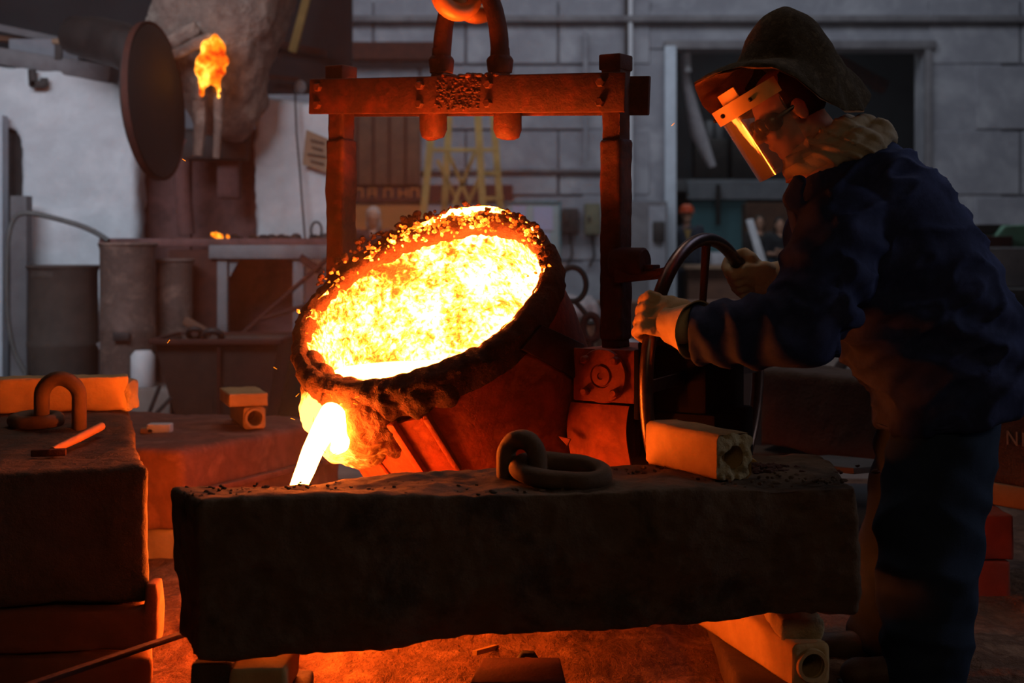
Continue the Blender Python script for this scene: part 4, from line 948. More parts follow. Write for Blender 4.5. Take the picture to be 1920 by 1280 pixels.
# tools / objects on the sand beneath the ladle
q = MB().bar(P(890, 1224, 3.66), P(950, 1207, 3.9), .012, .012); build(q, 'thin_stick', wood_y, label='thin orange-lit stick on the sand under the front block', cat='stick')
q = MB().prism([PZ(905, 1243, .13), PZ(1050, 1243, .13), PZ(1062, 1290, .13), PZ(880, 1290, .13)], (0, 0, .015)); build(q, 'iron_plate', rust_dark, label='dark iron plate lying on the sand under the front block', cat='plate', bevel=.006)
q = MB().tube([P(978, 1262, 3.55), P(970, 1240, 3.55), P(982, 1225, 3.55), P(998, 1226, 3.55), P(1006, 1238, 3.56), P(996, 1252, 3.57)], .009, 10); build(q, 'bent_hook', blackm, label='bent black wire hook standing on the iron plate', cat='hook')
q = MB().box(P(1000, 1200, 4.15), (.32, .1, .10)); build(q, 'dark_beam', blackm, label='dark short beam hanging low behind the front block', cat='beam', bevel=.01)

# =================================================================== left block
ZL = .604
tl = [PZ(-90, 885, ZL), PZ(272, 872, ZL), PZ(238, 765, ZL), PZ(-330, 765, ZL)]
bt = [dn(p, .27) for p in tl]; bt[1] = P(278, 1132, 3.48)
lbk = thing('concrete_block', 'dark weight block at the left edge carrying a hammer and a brick bar', 'block', ((tl[0] + tl[2]) / 2).to_tuple()[:2] + (.27,))
build(MB().hexa(bt + tl), 'block_body', stone2, lbk, voxel=.012, sm=6, nz=[(.018, 3), (.007, 11), (.003, 38)], seed=9)
lb2 = PZ(113, 804, ZL)
build(MB().tube(U_loop(lb2, (1, -.1, 0), .150, .115, .022), .0225, 18), 'lifting_loop', link_m, lbk, nz=[(.003, 25)])
oval_link(PZ(70, 800, ZL) + Vector((0, -.01, .022)), (1, .05, 0), (0, 1, .05), .165, .16, .021, 'chain_link', 'forged link lying flat through the loop of the left block', 4)
# hammer
t = thing('hammer', 'small hammer with a wooden handle lying on the left block', 'hammer', PZ(120, 850, ZL) + Vector((0, 0, .0)))
build(MB().bar(PZ(58, 858, ZL) + UZ * .012, PZ(124, 856, ZL) + UZ * .012, .022, .018), 'hammer_head', rust_dark, t, bevel=.003)
build(MB().tube([PZ(98, 856, ZL) + UZ * .016, PZ(150, 832, ZL) + UZ * .018, PZ(190, 812, ZL) + UZ * .020], [.009, .012, .012], 10), 'handle', M('handle_wood', (.42, .20, .10), (.34, .15, .07), 6), t)
# brick bar
ym = 4.62
q = MB().bar(Vector((P(-120, 0, 4.5).x, 4.50, ZL + .066)), Vector((P(240, 0, 4.66).x, 4.66, ZL + .066)), .11, .112)
t = thing('brick_bar', 'long square refractory bar glowing orange-lit on the left block', 'brick', (P(60, 0, 4.6).x, 4.6, ZL))
build(q, 'bar_body', brick_m, t, voxel=.008, sm=3, nz=[(.006, 10), (.002, 40)])
q = MB().box(Vector((P(240, 0, 4.66).x + .005, 4.66, ZL + .056)), (.035, .115, .095)); build(q, 'broken_end', brick_raw, t, voxel=.006, sm=2, nz=[(.008, 22)])
# slabs below the left block
def slab(z0_, z1_, xr, yf, lab, curl=False, seed=0):
    m0 = MB().hexa([Vector((-1.7, yf, z0_)), Vector((xr, yf + .02, z0_)), Vector((xr - .32, yf + 1.2, z0_)), Vector((-1.9, yf + 1.2, z0_)), Vector((-1.7, yf, z1_)), Vector((xr, yf + .02, z1_)), Vector((xr - .32, yf + 1.2, z1_)), Vector((-1.9, yf + 1.2, z1_))])
    if curl: m0.box((xr + .012, yf + .05, (z0_ + z1_) / 2 + .04), (.030, .07, (z1_ - z0_) + .05))
    return build(m0, 'clay_slab', M('slab_clay', (.22, .085, .05), (.16, .06, .035), 5, .9, 0, .5, 25), label=lab, cat='slab', voxel=.011, sm=4, nz=[(.007, 6), (.002, 30)], seed=seed)
slab(.165, .265, -.885, 3.42, 'upper reddish clay slab with an upturned end, directly under the left block', True, 1)
slab(.0, .158, -.862, 3.40, 'lower reddish clay slab on the floor under the left block', False, 2)
slab_p = None

# =================================================================== right block behind the worker
ZR = .665
tr_ = [PZ(1424, 692, ZR), PZ(2010, 752, ZR), PZ(2060, 722, ZR), PZ(1470, 680, ZR)]
rb = thing('concrete_block', 'dark long weight block behind the worker, resting on a plank and bricks', 'block', (1.4, 5.0, .36))
build(MB().hexa([dn(p, .37) for p in tr_] + tr_), 'block_body', stone2, rb, voxel=.014, sm=4, nz=[(.014, 4), (.005, 14)], seed=12)
fcv = bpy.data.curves.new('chalk_mark', 'FONT'); fcv.body = 'N185'; fcv.size = .065; fcv.extrude = .0005
fo = bpy.data.objects.new('chalk_mark', fcv); C.objects.link(fo)
dg = bpy.context.evaluated_depsgraph_get(); fm = bpy.data.meshes.new_from_object(fo.evaluated_get(dg)); bpy.data.objects.remove(fo)
fm.materials.clear(); fm.materials.append(chalk)
fo = bpy.data.objects.new('chalk_mark', fm); C.objects.link(fo); fo.parent = rb
e1 = (tr_[1] - tr_[0]).normalized(); nn = Vector((e1.y, -e1.x, 0)); nn = nn if nn.y < 0 else -nn
s_ = min(np.linspace(0, 1, 300), key=lambda s: abs(CX + lerp(tr_[0], tr_[1], s).x / lerp(tr_[0], tr_[1], s).y * F - 1889)); p_ = lerp(tr_[0], tr_[1], s_)
mw = Matrix(((e1.x, 0, nn.x, 0), (e1.y, 0, nn.y, 0), (0, 1, 0, 0), (0, 0, 0, 1))); mw.translation = Vector((p_.x, p_.y, P(0, 832, p_.y).z)) + nn * .012 - ORG[rb.name]
fo.matrix_basis = mw
q = MB().hexa([dn(p, .30) + (e1 * (.95 if i in (0, 3) else 0)) + Vector((0, -.01, 0)) for i, p in enumerate(tr_)] + [dn(p, .372) + (e1 * (.95 if i in (0, 3) else 0)) + Vector((0, -.01, 0)) for i, p in enumerate(tr_)])
build(q, 'timber_plank', M('pale_plank', (.26, .18, .10), (.20, .13, .07), 5), label='pale plank under the right end of the dark block behind the worker', cat='plank', bevel=.006, nz=[(.003, 8)])
bx = P(1845, 0, 4.56).x
for (z0_, z1_, dx, lab) in ((.155, .296, 0, 'upper red brick stacked under the plank behind the worker'), (.0, .15, -.01, 'lower red brick on the floor under the plank behind the worker')):
    q = MB().box((bx + dx, 4.62, (z0_ + z1_) / 2), (.15, .24, z1_ - z0_)); build(q, 'red_brick', M('red_brick', (.30, .05, .03), (.22, .035, .02), 8), label=lab, cat='brick', voxel=.009, sm=2, nz=[(.004, 14)])
q = MB().box(P(1475, 872, 5.5) + Vector((.02, .1, -.10)), (.32, .25, .30)); build(q, 'support_brick', stone2, label='dark block supporting the left end of the block behind the worker', cat='brick', voxel=.014, sm=2, nz=[(.005, 9)])
q = MB().bar(P(1500, 862, 4.9), P(1660, 878, 4.5), .25, .02); build(q, 'grey_plate', M('dull_plate', (.075, .065, .06), (.05, .045, .04), 6), label='grey steel plate on the floor under the dark block behind the worker', cat='plate', bevel=.003)
build(MB().box((1.12, 5.15, .10), (.62, 1.1, .20)), 'iron_slab', blackm, label='low dark iron slab on the floor between the front block and the worker legs', cat='slab', bevel=.01, nz=[(.008, 5)])
# ring and wheel arcs behind
q = MB().tube([P(1433 + 15 * cos(a), 674 + 17 * sin(a), 5.9) for a in np.linspace(0, 2 * pi, 24, endpoint=False)], .011, 8, closed=True); q.tube([P(1433, 691, 5.9), P(1433, 978, 5.9)], .012, 8); build(q, 'iron_eye', blackm, label='black iron eye standing at the left end of the block behind the worker', cat='ring')
q = MB().tube([P(1668 + 113 * cos(a), 752 + 113 * sin(a), 7.5) for a in np.linspace(0, 2 * pi, 40, endpoint=False)], .03, 10, closed=True); build(q, 'cast_wheel', blackm, label='dark cast wheel half hidden behind the worker belly', cat='wheel')
q = MB().bar(P(1440, 642, 9), P(1532, 641, 9), .03, .03); build(q, 'floor_stick', wood_y, label='thin wooden stick lying on the pale floor behind the sleeve', cat='stick')
build(MB().hexa([P(a, b, Y) for a, b, Y in ((1390, 700, 8.2), (1640, 700, 8.2), (1700, 700, 11), (1300, 700, 11), (1390, 694, 8.2), (1640, 694, 8.2), (1700, 612, 11), (1300, 612, 11))]), 'sand_bed', dusty, label='pale sloping bed of foundry sand behind the handwheel', cat='sand bed', voxel=.05, sm=3, nz=[(.05, 3), (.02, 9)], kind='stuff')
build(MB().box((P(1440, 0, 7.8).x, 7.8, P(0, 692, 7.8).z / 2), (1.2, .1, P(0, 692, 7.8).z)), 'bed_edge_rail', blackm, label='black edge rail along the front of the pale sand bed', cat='rail')
# centre background behind the ladle
t = thing('ring_skimmer', 'iron skimmer with a round ring head standing right of the ladle', 'tool', P(1105, 650, 7.0))
build(MB().tube([P(1073 + 26 * cos(a), 533 + 32 * sin(a), 7.0) for a in np.linspace(0, 2 * pi, 36, endpoint=False)], .014, 10, closed=True), 'ring_head', blackm, t)
build(MB().tube([P(1078, 564, 7.0), P(1100, 590, 7.0)], .013, 8), 'neck', blackm, t)
build(MB().tube([P(1108 + 15 * cos(a), 614 + 23 * sin(a), 7.0) for a in np.linspace(0, 2 * pi, 30, endpoint=False)], .019, 10, closed=True), 'eye', rust_dark, t)
build(MB().tube([P(1106, 636, 7.0), P(1106, 896, 7.0)], .02, 8), 'stem', rust_dark, t)
build(MB().ball(P(1072, 590, 8.6), (.17, .14, .12)).ball(P(1095, 600, 8.6), (.12, .12, .10)), 'white_sack', sackm, label='crumpled white sack behind the ladle shoulder', cat='sack', voxel=.02, sm=2, nz=[(.05, 7), (.02, 18)])
t = thing('bucket', 'brown bucket under the white sack', 'bucket', P(1085, 690, 8.4))
build(MB().lathe([(.10, P(0, 680, 8.4).z), (.125, P(0, 605, 8.4).z), (.118, P(0, 605, 8.4).z), (.09, P(0, 670, 8.4).z), (.001, P(0, 670, 8.4).z)], 28, (P(1083, 0, 8.4).x, 8.4, 0), A3, True), 'pail', cardb, t)
build(MB().tube([Vector((P(1083, 0, 8.4).x + .128 * cos(a), 8.4 + .128 * sin(a), P(0, 605, 8.4).z)) for a in np.linspace(0, 2 * pi, 28, endpoint=False)], .010, 6, closed=True), 'rim', blackm, t)
zb_ = P(0, 680, 8.4).z
build(MB().box((P(1140, 0, 8.6).x, 8.8, zb_ / 2), (.95, .9, zb_)), 'low_workbench', dusty, label='low dusty bench between the ladle and the handwheel', cat='bench', bevel=.02)
build(MB().ball(P(1175, 660, 8.5), (.11, .1, .085)), 'sand_heap', sackm, label='small pale heap on the low bench right of the upright', cat='heap', nz=[(.02, 9)])
build(MB().box((P(1190, 0, 15).x, 15, .28), (2.2, .5, .56)), 'storage_crate', wood_b, label='long brown crate before the back wall, left of the handwheel', cat='crate', bevel=.02)
# bench with parts in the gateway
t = thing('workbench', 'dark wooden workbench between the two bystanders', 'bench', (fx(1370, 20.8), 20.8, 0))
build(MB().box((fx(1365, 20.8), 20.8, fz(500, 20.8)), (1.35, .6, .06)), 'top', cardb, t, bevel=.01)
build(MB().box((fx(1365, 20.8), 20.9, fz(500, 20.8) / 2), (1.2, .45, fz(500, 20.8) - .05)), 'cabinet', wood_b, t, bevel=.01)
for (px, lab, w_) in ((1345, 'pale box on the workbench beside the man in the orange helmet', .22), (1372, 'brown box on the workbench left of the leaning panel', .26)):
    q = MB().box((fx(px, 20.7), 20.7, fz(500, 20.7) + .12), (w_, .25, .18)); build(q, 'carton', cardb if w_ > .23 else sackm, label=lab, cat='box', bevel=.01)
# green machine at far right
t = thing('green_machine', 'green machine tool behind the worker at the right edge', 'machine', (fx(1890, 13), 13, .2))
MYY = 13
build(MB().prism([P(1848, 520, MYY), P(1862, 450, MYY), P(1885, 422, MYY), P(1960, 420, MYY), P(1960, 520, MYY)], (0, .6, 0)), 'hood', green, t, bevel=.02)
build(MB().box(P(1880, 500, 12.8), (.55, .5, .35)), 'bed', greyst, t, bevel=.02)
build(MB().box(P(1850, 430, 13.3), (.30, .4, .09)), 'top_rail', blackm, t, bevel=.01)
build(MB().box(P(1860, 455, 12.9), (.28, .3, .12)), 'carriage', rust_dark, t, bevel=.01)
build(MB().box(P(1895, 620, 13), (.7, .5, 1.0)), 'pedestal', blackm, t, bevel=.02)
build(MB().bar(P(1905, 516, 12.6), P(1935, 522, 12.6), .05, .03), 'lever', pale, t, bevel=.006)
q = MB().box(P(1880, 550, 11.5), (1.2, .4, .08)); build(q, 'dark_rail', blackm, label='dark horizontal rail under the green machine', cat='rail', bevel=.01)

# =================================================================== people
def remesh_parts(mb, name, mat, par, vox, smi, **k): return build(mb, name, mat, par, voxel=vox, sm=smi, **k)
def bystander(name, lab, px, Y, ztop, shirt, trous, helmet=None, hair=None, arms='down', under=None, lean=0):
    x = fx(px, Y); s = ztop / 1.76; t = thing(name, lab, 'person', (x, Y, 0))
    def V(a, b, c): return Vector((x + a * s, Y + b * s, c * s))
    b = MB(); hd = V(0, -.02, 1.60)
    b.ball(hd, (.078 * s, .095 * s, .115 * s)); b.ball(hd + Vector((0, -.085, -.02)) * s, (.014 * s, .022 * s, .03 * s), nu=8, nv=6); b.ball(hd + Vector((0, -.04, -.08)) * s, (.05 * s, .05 * s, .045 * s))
    for sx in (-1, 1): b.ball(hd + Vector((sx * .08, .0, -.01)) * s, (.014 * s, .02 * s, .03 * s), nu=8, nv=6)
    b.cap(V(0, .01, 1.40), V(0, 0, 1.52), .06 * s, .055 * s)
    b.cap(V(0, .0, 1.0), V(0, 0, 1.32), .12 * s, .13 * s)
    hands = []
    for sx in (-1, 1):
        sh = V(sx * .19, 0, 1.38)
        if arms == 'down': el, wr = V(sx * .25, .02, 1.10), V(sx * .23, -.05, .86)
        else: el, wr = V(sx * .25, -.05, 1.12), V(-sx * .02, -.22, 1.13 + .03 * sx)
        b.cap(sh, el, .042 * s, .038 * s); b.cap(el, wr, .038 * s, .028 * s)
        dr = (wr - el).normalized(); b.cap(wr, wr + dr * .07 * s, .032 * s, .034 * s)
        for f in range(4):
            o = Vector((0, -.012 + .0 * f, .024 - .016 * f)) * s if arms != 'down' else Vector((0, -.024 + .016 * f, 0)) * s
            b.cap(wr + dr * .08 * s + o, wr + dr * (.14 - .008 * abs(f - 1.5)) * s + o, .011 * s, .009 * s, 8)
        b.cap(wr + dr * .03 * s + Vector((0, -.03, .01)) * s, wr + dr * .09 * s + Vector((0, -.045, .02)) * s, .012 * s, .010 * s, 8)
        hands.append((sh, el, wr))
    for sx in (-1, 1): b.cap(V(sx * .09, 0, .95), V(sx * .10, 0, .1), .08 * s, .05 * s)
    remesh_parts(b, 'body', skin, t, .014, 2)
    c = MB(); c.ball(V(0, .01, 1.30), (.20 * s, .13 * s, .17 * s)); c.cap(V(0, 0, .98), V(0, .0, 1.28), .165 * s, .165 * s)
    for (sh, el, wr) in hands:
        c.cap(sh, el, .075 * s, .062 * s)
        if arms == 'down': c.cap(el, lerp(el, wr, .85), .062 * s, .05 * s)
        elif True: c.cap(sh, lerp(sh, el, .8), .075 * s, .07 * s)
    remesh_parts(c, 'shirt', shirt, t, .018, 3, nz=[(.02, 8)])
    p = MB(); p.cap(V(-.07, 0, .95), V(.07, 0, .95), .13 * s, .13 * s)
    for sx in (-1, 1): p.cap(V(sx * .09, 0, .92), V(sx * .10, -.02, .50), .105 * s, .085 * s); p.cap(V(sx * .10, -.02, .50), V(sx * .11, 0, .12), .085 * s, .07 * s)
    remesh_parts(p, 'trousers', trous, t, .018, 3, nz=[(.015, 8)])
    for sx in (-1, 1): build(MB().ball(V(sx * .11, -.05, .045), (.05 * s, .13 * s, .05 * s)), 'shoe', blackrub, t)
    if helmet:
        h = MB().lathe([(.125 * s, -.0), (.11 * s, .012 * s), (.108 * s, .05 * s), (.09 * s, .095 * s), (.05 * s, .12 * s), (.001, .127 * s)], 24, hd + Vector((0, 0, .035)) * s, A3)
        h.box(hd + Vector((0, -.12, .04)) * s, (.12 * s, .07 * s, .008 * s)); build(h, 'helmet', helmet, t, label='orange safety helmet')
    if hair:
        h = MB().ball(hd + Vector((0, .03, .035)) * s, (.095 * s, .10 * s, .105 * s)); h.ball(hd + Vector((0, .07, -.08)) * s, (.10 * s, .06 * s, .13 * s)); build(h, 'hair', hair, t)
    if under: build(MB().prism([V(-.05, -.165, 1.38), V(.05, -.165, 1.38), V(.0, -.18, 1.18)], (0, .02, 0)), 'undershirt', under, t)
    return t
bystander('person', 'person in an orange helmet and dark work jacket standing beside the pale gate jamb', 1287, 21.3, 1.76, M('grey_jacket', (.045, .05, .075), (.03, .035, .05), 4), M('blue_trousers', (.03, .035, .06), None, 4), helmet=orange_m, under=wood_y)
bystander('person', 'person with long dark hair in a black top with folded arms, beyond the gateway', 1462, 21.9, 1.60, M('black_top', (.012, .012, .016), None, 4), M('blue_jeans', (.03, .06, .10), None, 4), hair=M('dark_hair', (.02, .012, .01), None, 20), arms='fold')
bystander('person', 'person in dark clothes half hidden behind the person with folded arms', 1424, 23.0, 1.66, M('brown_top', (.04, .03, .028), None, 4), M('dark_trousers', (.03, .03, .03), None, 4), hair=M('brown_hair', (.05, .03, .02), None, 20))
# man far behind the ladle bending (pale cap and shoulders)
t = bystander('person', 'person in a dark jacket standing far behind the left rim of the ladle', 700, 16.5, 1.62, M('maroon_jacket', (.10, .03, .025), None, 4), M('dark_trousers', (.03, .03, .03), None, 4), hair=M('pale_cap', (.45, .34, .30), None, 20))

# ------------------------------------------------ the worker
WYc = 3.80
wk = thing('worker', 'worker in navy jacket, brown felt hat and clear face shield turning the handwheel', 'person', (P(1740, 0, WYc).x, WYc, 0.0))
fdir = Vector((-.85, -.06, -.52)).normalized(); udir = Vector((-.52, 0, .854)); udir = (udir - fdir * udir.dot(fdir)).normalized(); sdv = udir.cross(fdir)
hc_ = P(1478, 212, WYc)
def HD(f, u, s=0): return hc_ + fdir * f + udir * u + sdv * s
b = MB(); hax = (fdir, sdv, udir)
b.ball(HD(-.015, .03), (.098, .076, .092), hax, 24, 16)             # skull
b.ball(HD(.035, -.02), (.055, .060, .085), hax, 20, 14)             # face
b.ball(HD(.045, -.085), (.038, .040, .032), hax)                    # chin
b.ball(HD(.0, -.062), (.062, .060, .036), hax)                      # jaw
b.cap(HD(.088, .012), HD(.112, -.020), .009, .014, 10)              # nose
for s_ in (-1, 1):
    b.ball(HD(.103, -.027, s_ * .011), (.010, .009, .008), hax, 10, 8)
    b.ball(HD(-.012, -.005, s_ * .080), (.020, .010, .032), hax, 12, 8)     # ears
    b.ball(HD(.072, .022, s_ * .028), (.016, .024, .010), hax, 12, 8)       # brow
    b.ball(HD(.070, -.028, s_ * .036), (.020, .022, .020), hax, 12, 8)      # cheek
b.ball(HD(.084, -.053), (.012, .022, .0055), hax, 12, 8); b.ball(HD(.080, -.064), (.012, .020, .006), hax, 12, 8)   # lips
neck0 = P(1560, 300, WYc)
b.cap(HD(-.03, -.04), neck0, .058, .066)
b.cap(P(1600, 372, WYc - .10), P(1600, 372, WYc + .10), .07, .07); b.cap(P(1600, 340, WYc), P(1740, 720, WYc), .12, .12)
for yy in (-.1, .1): b.cap(P(1745, 740, WYc + yy), P(1730, 1180, WYc + yy), .07, .045)
build(b, 'body', skin, wk, voxel=.006, sm=3, nz=[(.001, 60)])
for s_ in (-1, 1):
    build(MB().ball(HD(.083, .004, s_ * .029), .0115, hax, 14, 10), 'eye', white_m, wk); 
# goggles
g = MB()
for s_ in (-1, 1): g.ball(HD(.090, .004, s_ * .032), (.018, .031, .025), hax, 18, 12); 
g.cap(HD(.05, .006, -.07), HD(-.01, .01, -.082), .008, .005, 8); g.cap(HD(.05, .006, .07), HD(-.01, .01, .082), .008, .005, 8)
for s_ in (-1, 1): g.ball(HD(.062, .002, s_ * .064), (.026, .010, .024), hax, 14, 10)
build(g, 'goggles', M('goggle_dark', (.03, .015, .01), (.02, .01, .008), 10, .25, 0, 0), wk, label='dark safety goggles')
# dark hair / strap behind
build(MB().ball(HD(-.03, .03), (.095, .083, .088), hax, 24, 16), 'hair', M('dark_hair2', (.03, .015, .012), None, 20), wk)
# face shield
glass = bpy.data.materials.new('clear_visor'); nt, bs, out = nodes_of(glass)
tr = nt.nodes.new('ShaderNodeBsdfTransparent'); tr.inputs[0].default_value = (.93, .90, .86, 1)
gl = nt.nodes.new('ShaderNodeBsdfGlossy'); gl.inputs['Roughness'].default_value = .06; gl.inputs[0].default_value = (1, 1, 1, 1)
mx_ = nt.nodes.new('ShaderNodeMixShader'); lw = nt.nodes.new('ShaderNodeFresnel'); lw.inputs[0].default_value = 1.5
nt.links.new(lw.outputs[0], mx_.inputs[0]); nt.links.new(tr.outputs[0], mx_.inputs[1]); nt.links.new(gl.outputs[0], mx_.inputs[2])
df = nt.nodes.new('ShaderNodeBsdfDiffuse'); df.inputs[0].default_value = (.7, .6, .5, 1)
mx2 = nt.nodes.new('ShaderNodeMixShader'); mx2.inputs[0].default_value = .07
nt.links.new(mx_.outputs[0], mx2.inputs[1]); nt.links.new(df.outputs[0], mx2.inputs[2]); nt.links.new(mx2.outputs[0], out.inputs[0])
def arc_sheet(u0, u1, r0_, r1_, cf, a0, a1, th, n=36, nu=8):
    m0 = MB(); o = []; 
    for side in (0, 1):
        for iu in range(nu + 1):
            u = lerp(u0, u1, iu / nu); r = lerp(r0_, r1_, iu / nu) - (th if side else 0)
            o.append([HD(cf + cos(lerp(a0, a1, k / n)) * r, u, sin(lerp(a0, a1, k / n)) * r) for k in range(n + 1)])
    W = n + 1; nr = nu + 1; v = [p for r in o for p in r]; f = []
    for s_ in (0, 1):
        for i in range(nu):
            for k in range(n):
                a = (s_ * nr + i) * W + k; f.append((a, a + 1, a + W + 1, a + W))
    for k in range(n):
        a, b_ = k, nr * W + k; f.append((a, a + 1, b_ + 1, b_)); a, b_ = nu * W + k, (nr + nu) * W + k; f.append((a, a + 1, b_ + 1, b_))
    for i in range(nu):
        for e in (0, n): a, b_ = i * W + e, (nr + i) * W + e; f.append((a, a + W, b_ + W, b_))
    return m0.add(v, f)
sh = build(arc_sheet(.075, -.118, .130, .126, .035, -radians(92), radians(92), .0018), 'face_shield', glass, wk, label='clear curved visor of the face shield')
build(arc_sheet(.105, .062, .139, .138, .035, -radians(96), radians(96), .006), 'shield_band', band, wk, label='orange-lit visor headband')
for a in (-62, -20, 20, 62): build(MB().ball(HD(.035 + .141 * cos(radians(a)), .084, .141 * sin(radians(a))), .006, hax, 10, 8), 'rivet', blackm, wk)
build(arc_sheet(.135, .105, .118, .118, .02, -radians(40), radians(40), .004), 'crown_strap', band, wk)
# hat
tip = P(1470, 14, WYc); hb = P(1462, 150, WYc)
HR = {0: (1299, 156), 25: (1330, 146), 50: (1368, 140), 75: (1420, 143), 95: (1462, 162), 115: (1508, 196), 135: (1560, 218), 155: (1606, 214), 180: (1634, 178), 205: (1600, 165), 235: (1540, 178), 270: (1470, 200), 300: (1400, 212), 325: (1352, 214), 345: (1315, 185), 360: (1299, 156)}
ks = sorted(HR)
def brim(adeg):
    a = adeg % 360
    for i in range(len(ks) - 1):
        if ks[i] <= a <= ks[i + 1]:
            f = (a - ks[i]) / (ks[i + 1] - ks[i]); f = f * f * (3 - 2 * f); p, q = HR[ks[i]], HR[ks[i + 1]]
            return lerp(p[0], q[0], f), lerp(p[1], q[1], f)
NH = 96; rings = []
crown = [(.0, 0.02), (.06, .16), (.14, .27), (.25, .38), (.40, .49), (.55, .57), (.68, .63), (.80, .69)]  # (drop, radius share)
for (dr, rs_) in crown:
    ring = []
    for k in range(NH):
        a = 2 * pi * k / NH; bxp, byp = brim(math.degrees(a)); cen = lerp(tip, hb, dr) + Vector((.012 * dr, 0, 0))
        rx = .175 * rs_ / .69 * (.88 if cos(a) > 0 else 1.02) * .84; ry = .165 * rs_ / .69 * .80
        ring.append(cen + Vector((-cos(a) * rx, -sin(a) * ry, 0)))
    rings.append(ring)
last = rings[-1]
for f in (.25, .5, .75, 1.0):
    ring = []
    for k in range(NH):
        a = 2 * pi * k / NH; bxp, byp = brim(math.degrees(a)); yb = WYc - sin(a) * .215
        e = P(bxp, byp, WYc); e.y = yb
        p = lerp(last[k], e, f); p.z -= 0.030 * sin(pi * f) * (1 - f * .2) * -0.2
        ring.append(p)
    rings.append(ring)
hat = MB().loft(rings, True, False)
build(hat, 'felt_hat', felt, wk, solid=.005, subs=1, nz=[(.010, 9), (.003, 30)], label='brown felt hat with a wide wavy brim')
lit_mb = MB(); cl_ = sum(rings[7], Vector()) / NH
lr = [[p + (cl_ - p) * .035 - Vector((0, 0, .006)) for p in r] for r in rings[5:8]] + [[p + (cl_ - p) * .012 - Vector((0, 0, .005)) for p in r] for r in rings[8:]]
build(lit_mb.loft(lr, False, False), 'hat_lit_underside', M('felt_firelit', (.34, .17, .09), (.26, .12, .06), 30, .95, 0, .5, 120), wk, subs=1, nz=[(.008, 9), (.003, 30)], label='underside of the hat brim, firelight put into its lighter colour')  # same felt coloured lighter and redder to carry the firelight under the brim
# neck cloth
def wrap(fr_, bk_, ry, rad, ph, lift=0.0):
    pts_ = []
    for k in range(48):
        a = 2 * pi * k / 48; f = (1 - cos(a)) / 2
        pts_.append(lerp(P(*fr_, WYc), P(*bk_, WYc), f) + Vector((0, -sin(a) * ry, lift * sin(a) ** 2 + .006 * sin(3 * a + ph))))
    return pts_
q = MB()
q.tube(wrap((1488, 316), (1660, 262), .125, .03, 0), [.026 + .006 * sin(k * .5) for k in range(48)], 12, closed=True)
q.tube(wrap((1492, 296), (1652, 246), .115, .03, 1, -.012), [.024 + .005 * sin(k * .7 + 1) for k in range(48)], 12, closed=True)
q.tube(wrap((1500, 280), (1622, 232), .102, .03, 2, .010), [.022 + .004 * sin(k * .6 + 2) for k in range(48)], 12, closed=True)
q.tube([P(1560, 292, WYc - .12), P(1600, 262, WYc - .125), P(1640, 256, WYc - .09), P(1664, 262, WYc - .03)], [.018, .026, .028, .022], 12)
def clothfold(p, n):
    v = Vector((p.x * 3 + p.y * 2, p.y * 4, p.z * 13 + p.x * 5)); s_ = noise.noise(v * 2.2); return p + n * (.010 * (1 - abs(s_) * 4) if abs(s_) < .25 else -.002)
build(q, 'neck_cloth', towel, wk, voxel=.005, sm=3, fn=clothfold, label='beige cloth wrapped round the neck')
q = MB(); rings = []
for (fp, bp2, ry) in (((1492, 292), (1600, 262), .085), ((1482, 312), (1620, 280), .110), ((1474, 332), (1630, 300), .125), ((1474, 350), (1640, 320), .135)):
    rings.append([lerp(P(*fp, WYc), P(*bp2, WYc), (1 - cos(2 * pi * k / 40)) / 2) + Vector((0, -sin(2 * pi * k / 40) * ry, .004 * sin(5 * 2 * pi * k / 40))) for k in range(40)])
build(MB().loft(rings), 'bib_cloth', M('scarf_firelit', (.50, .26, .16), (.42, .20, .12), 12, .95), wk, subs=1, nz=[(.010, 14), (.004, 40)])  # orange glow on the scarf front is put into the cloth colour
# jacket torso
def sup(c, a_, b_, hx, hy, n=40, p=2.4):
    out_ = []
    for k in range(n):
        t_ = 2 * pi * k / n; ct, st = cos(t_), sin(t_)
        out_.append(c + a_ * (abs(ct) ** (2 / p) * (1 if ct > 0 else -1) * hx) + b_ * (abs(st) ** (2 / p) * (1 if st > 0 else -1) * hy))
    return out_
spec_ = [((1506, 300), (1668, 258), .085), ((1494, 320), (1682, 272), .125), ((1482, 345), (1712, 296), .165), ((1475, 380), (1752, 335), .205), ((1488, 430), (1790, 388), .222), ((1508, 490), (1826, 440), .222), ((1530, 545), (1858, 495), .215),
         ((1552, 595), (1885, 550), .212), ((1578, 640), (1908, 605), .214), ((1596, 678), (1924, 660), .218), ((1622, 712), (1926, 705), .222), ((1648, 745), (1915, 735), .228), ((1652, 775), (1912, 742), .232), ((1654, 806), (1902, 754), .235)]
rings = []
for (f_, bk, hy) in spec_:
    a_, c_b = P(*f_, WYc), P(*bk, WYc); c = (a_ + c_b) / 2; dv = (c_b - a_); rings.append(sup(c, dv.normalized(), Vector((0, 1, 0)), dv.length / 2, hy))
torso = MB().loft(rings)
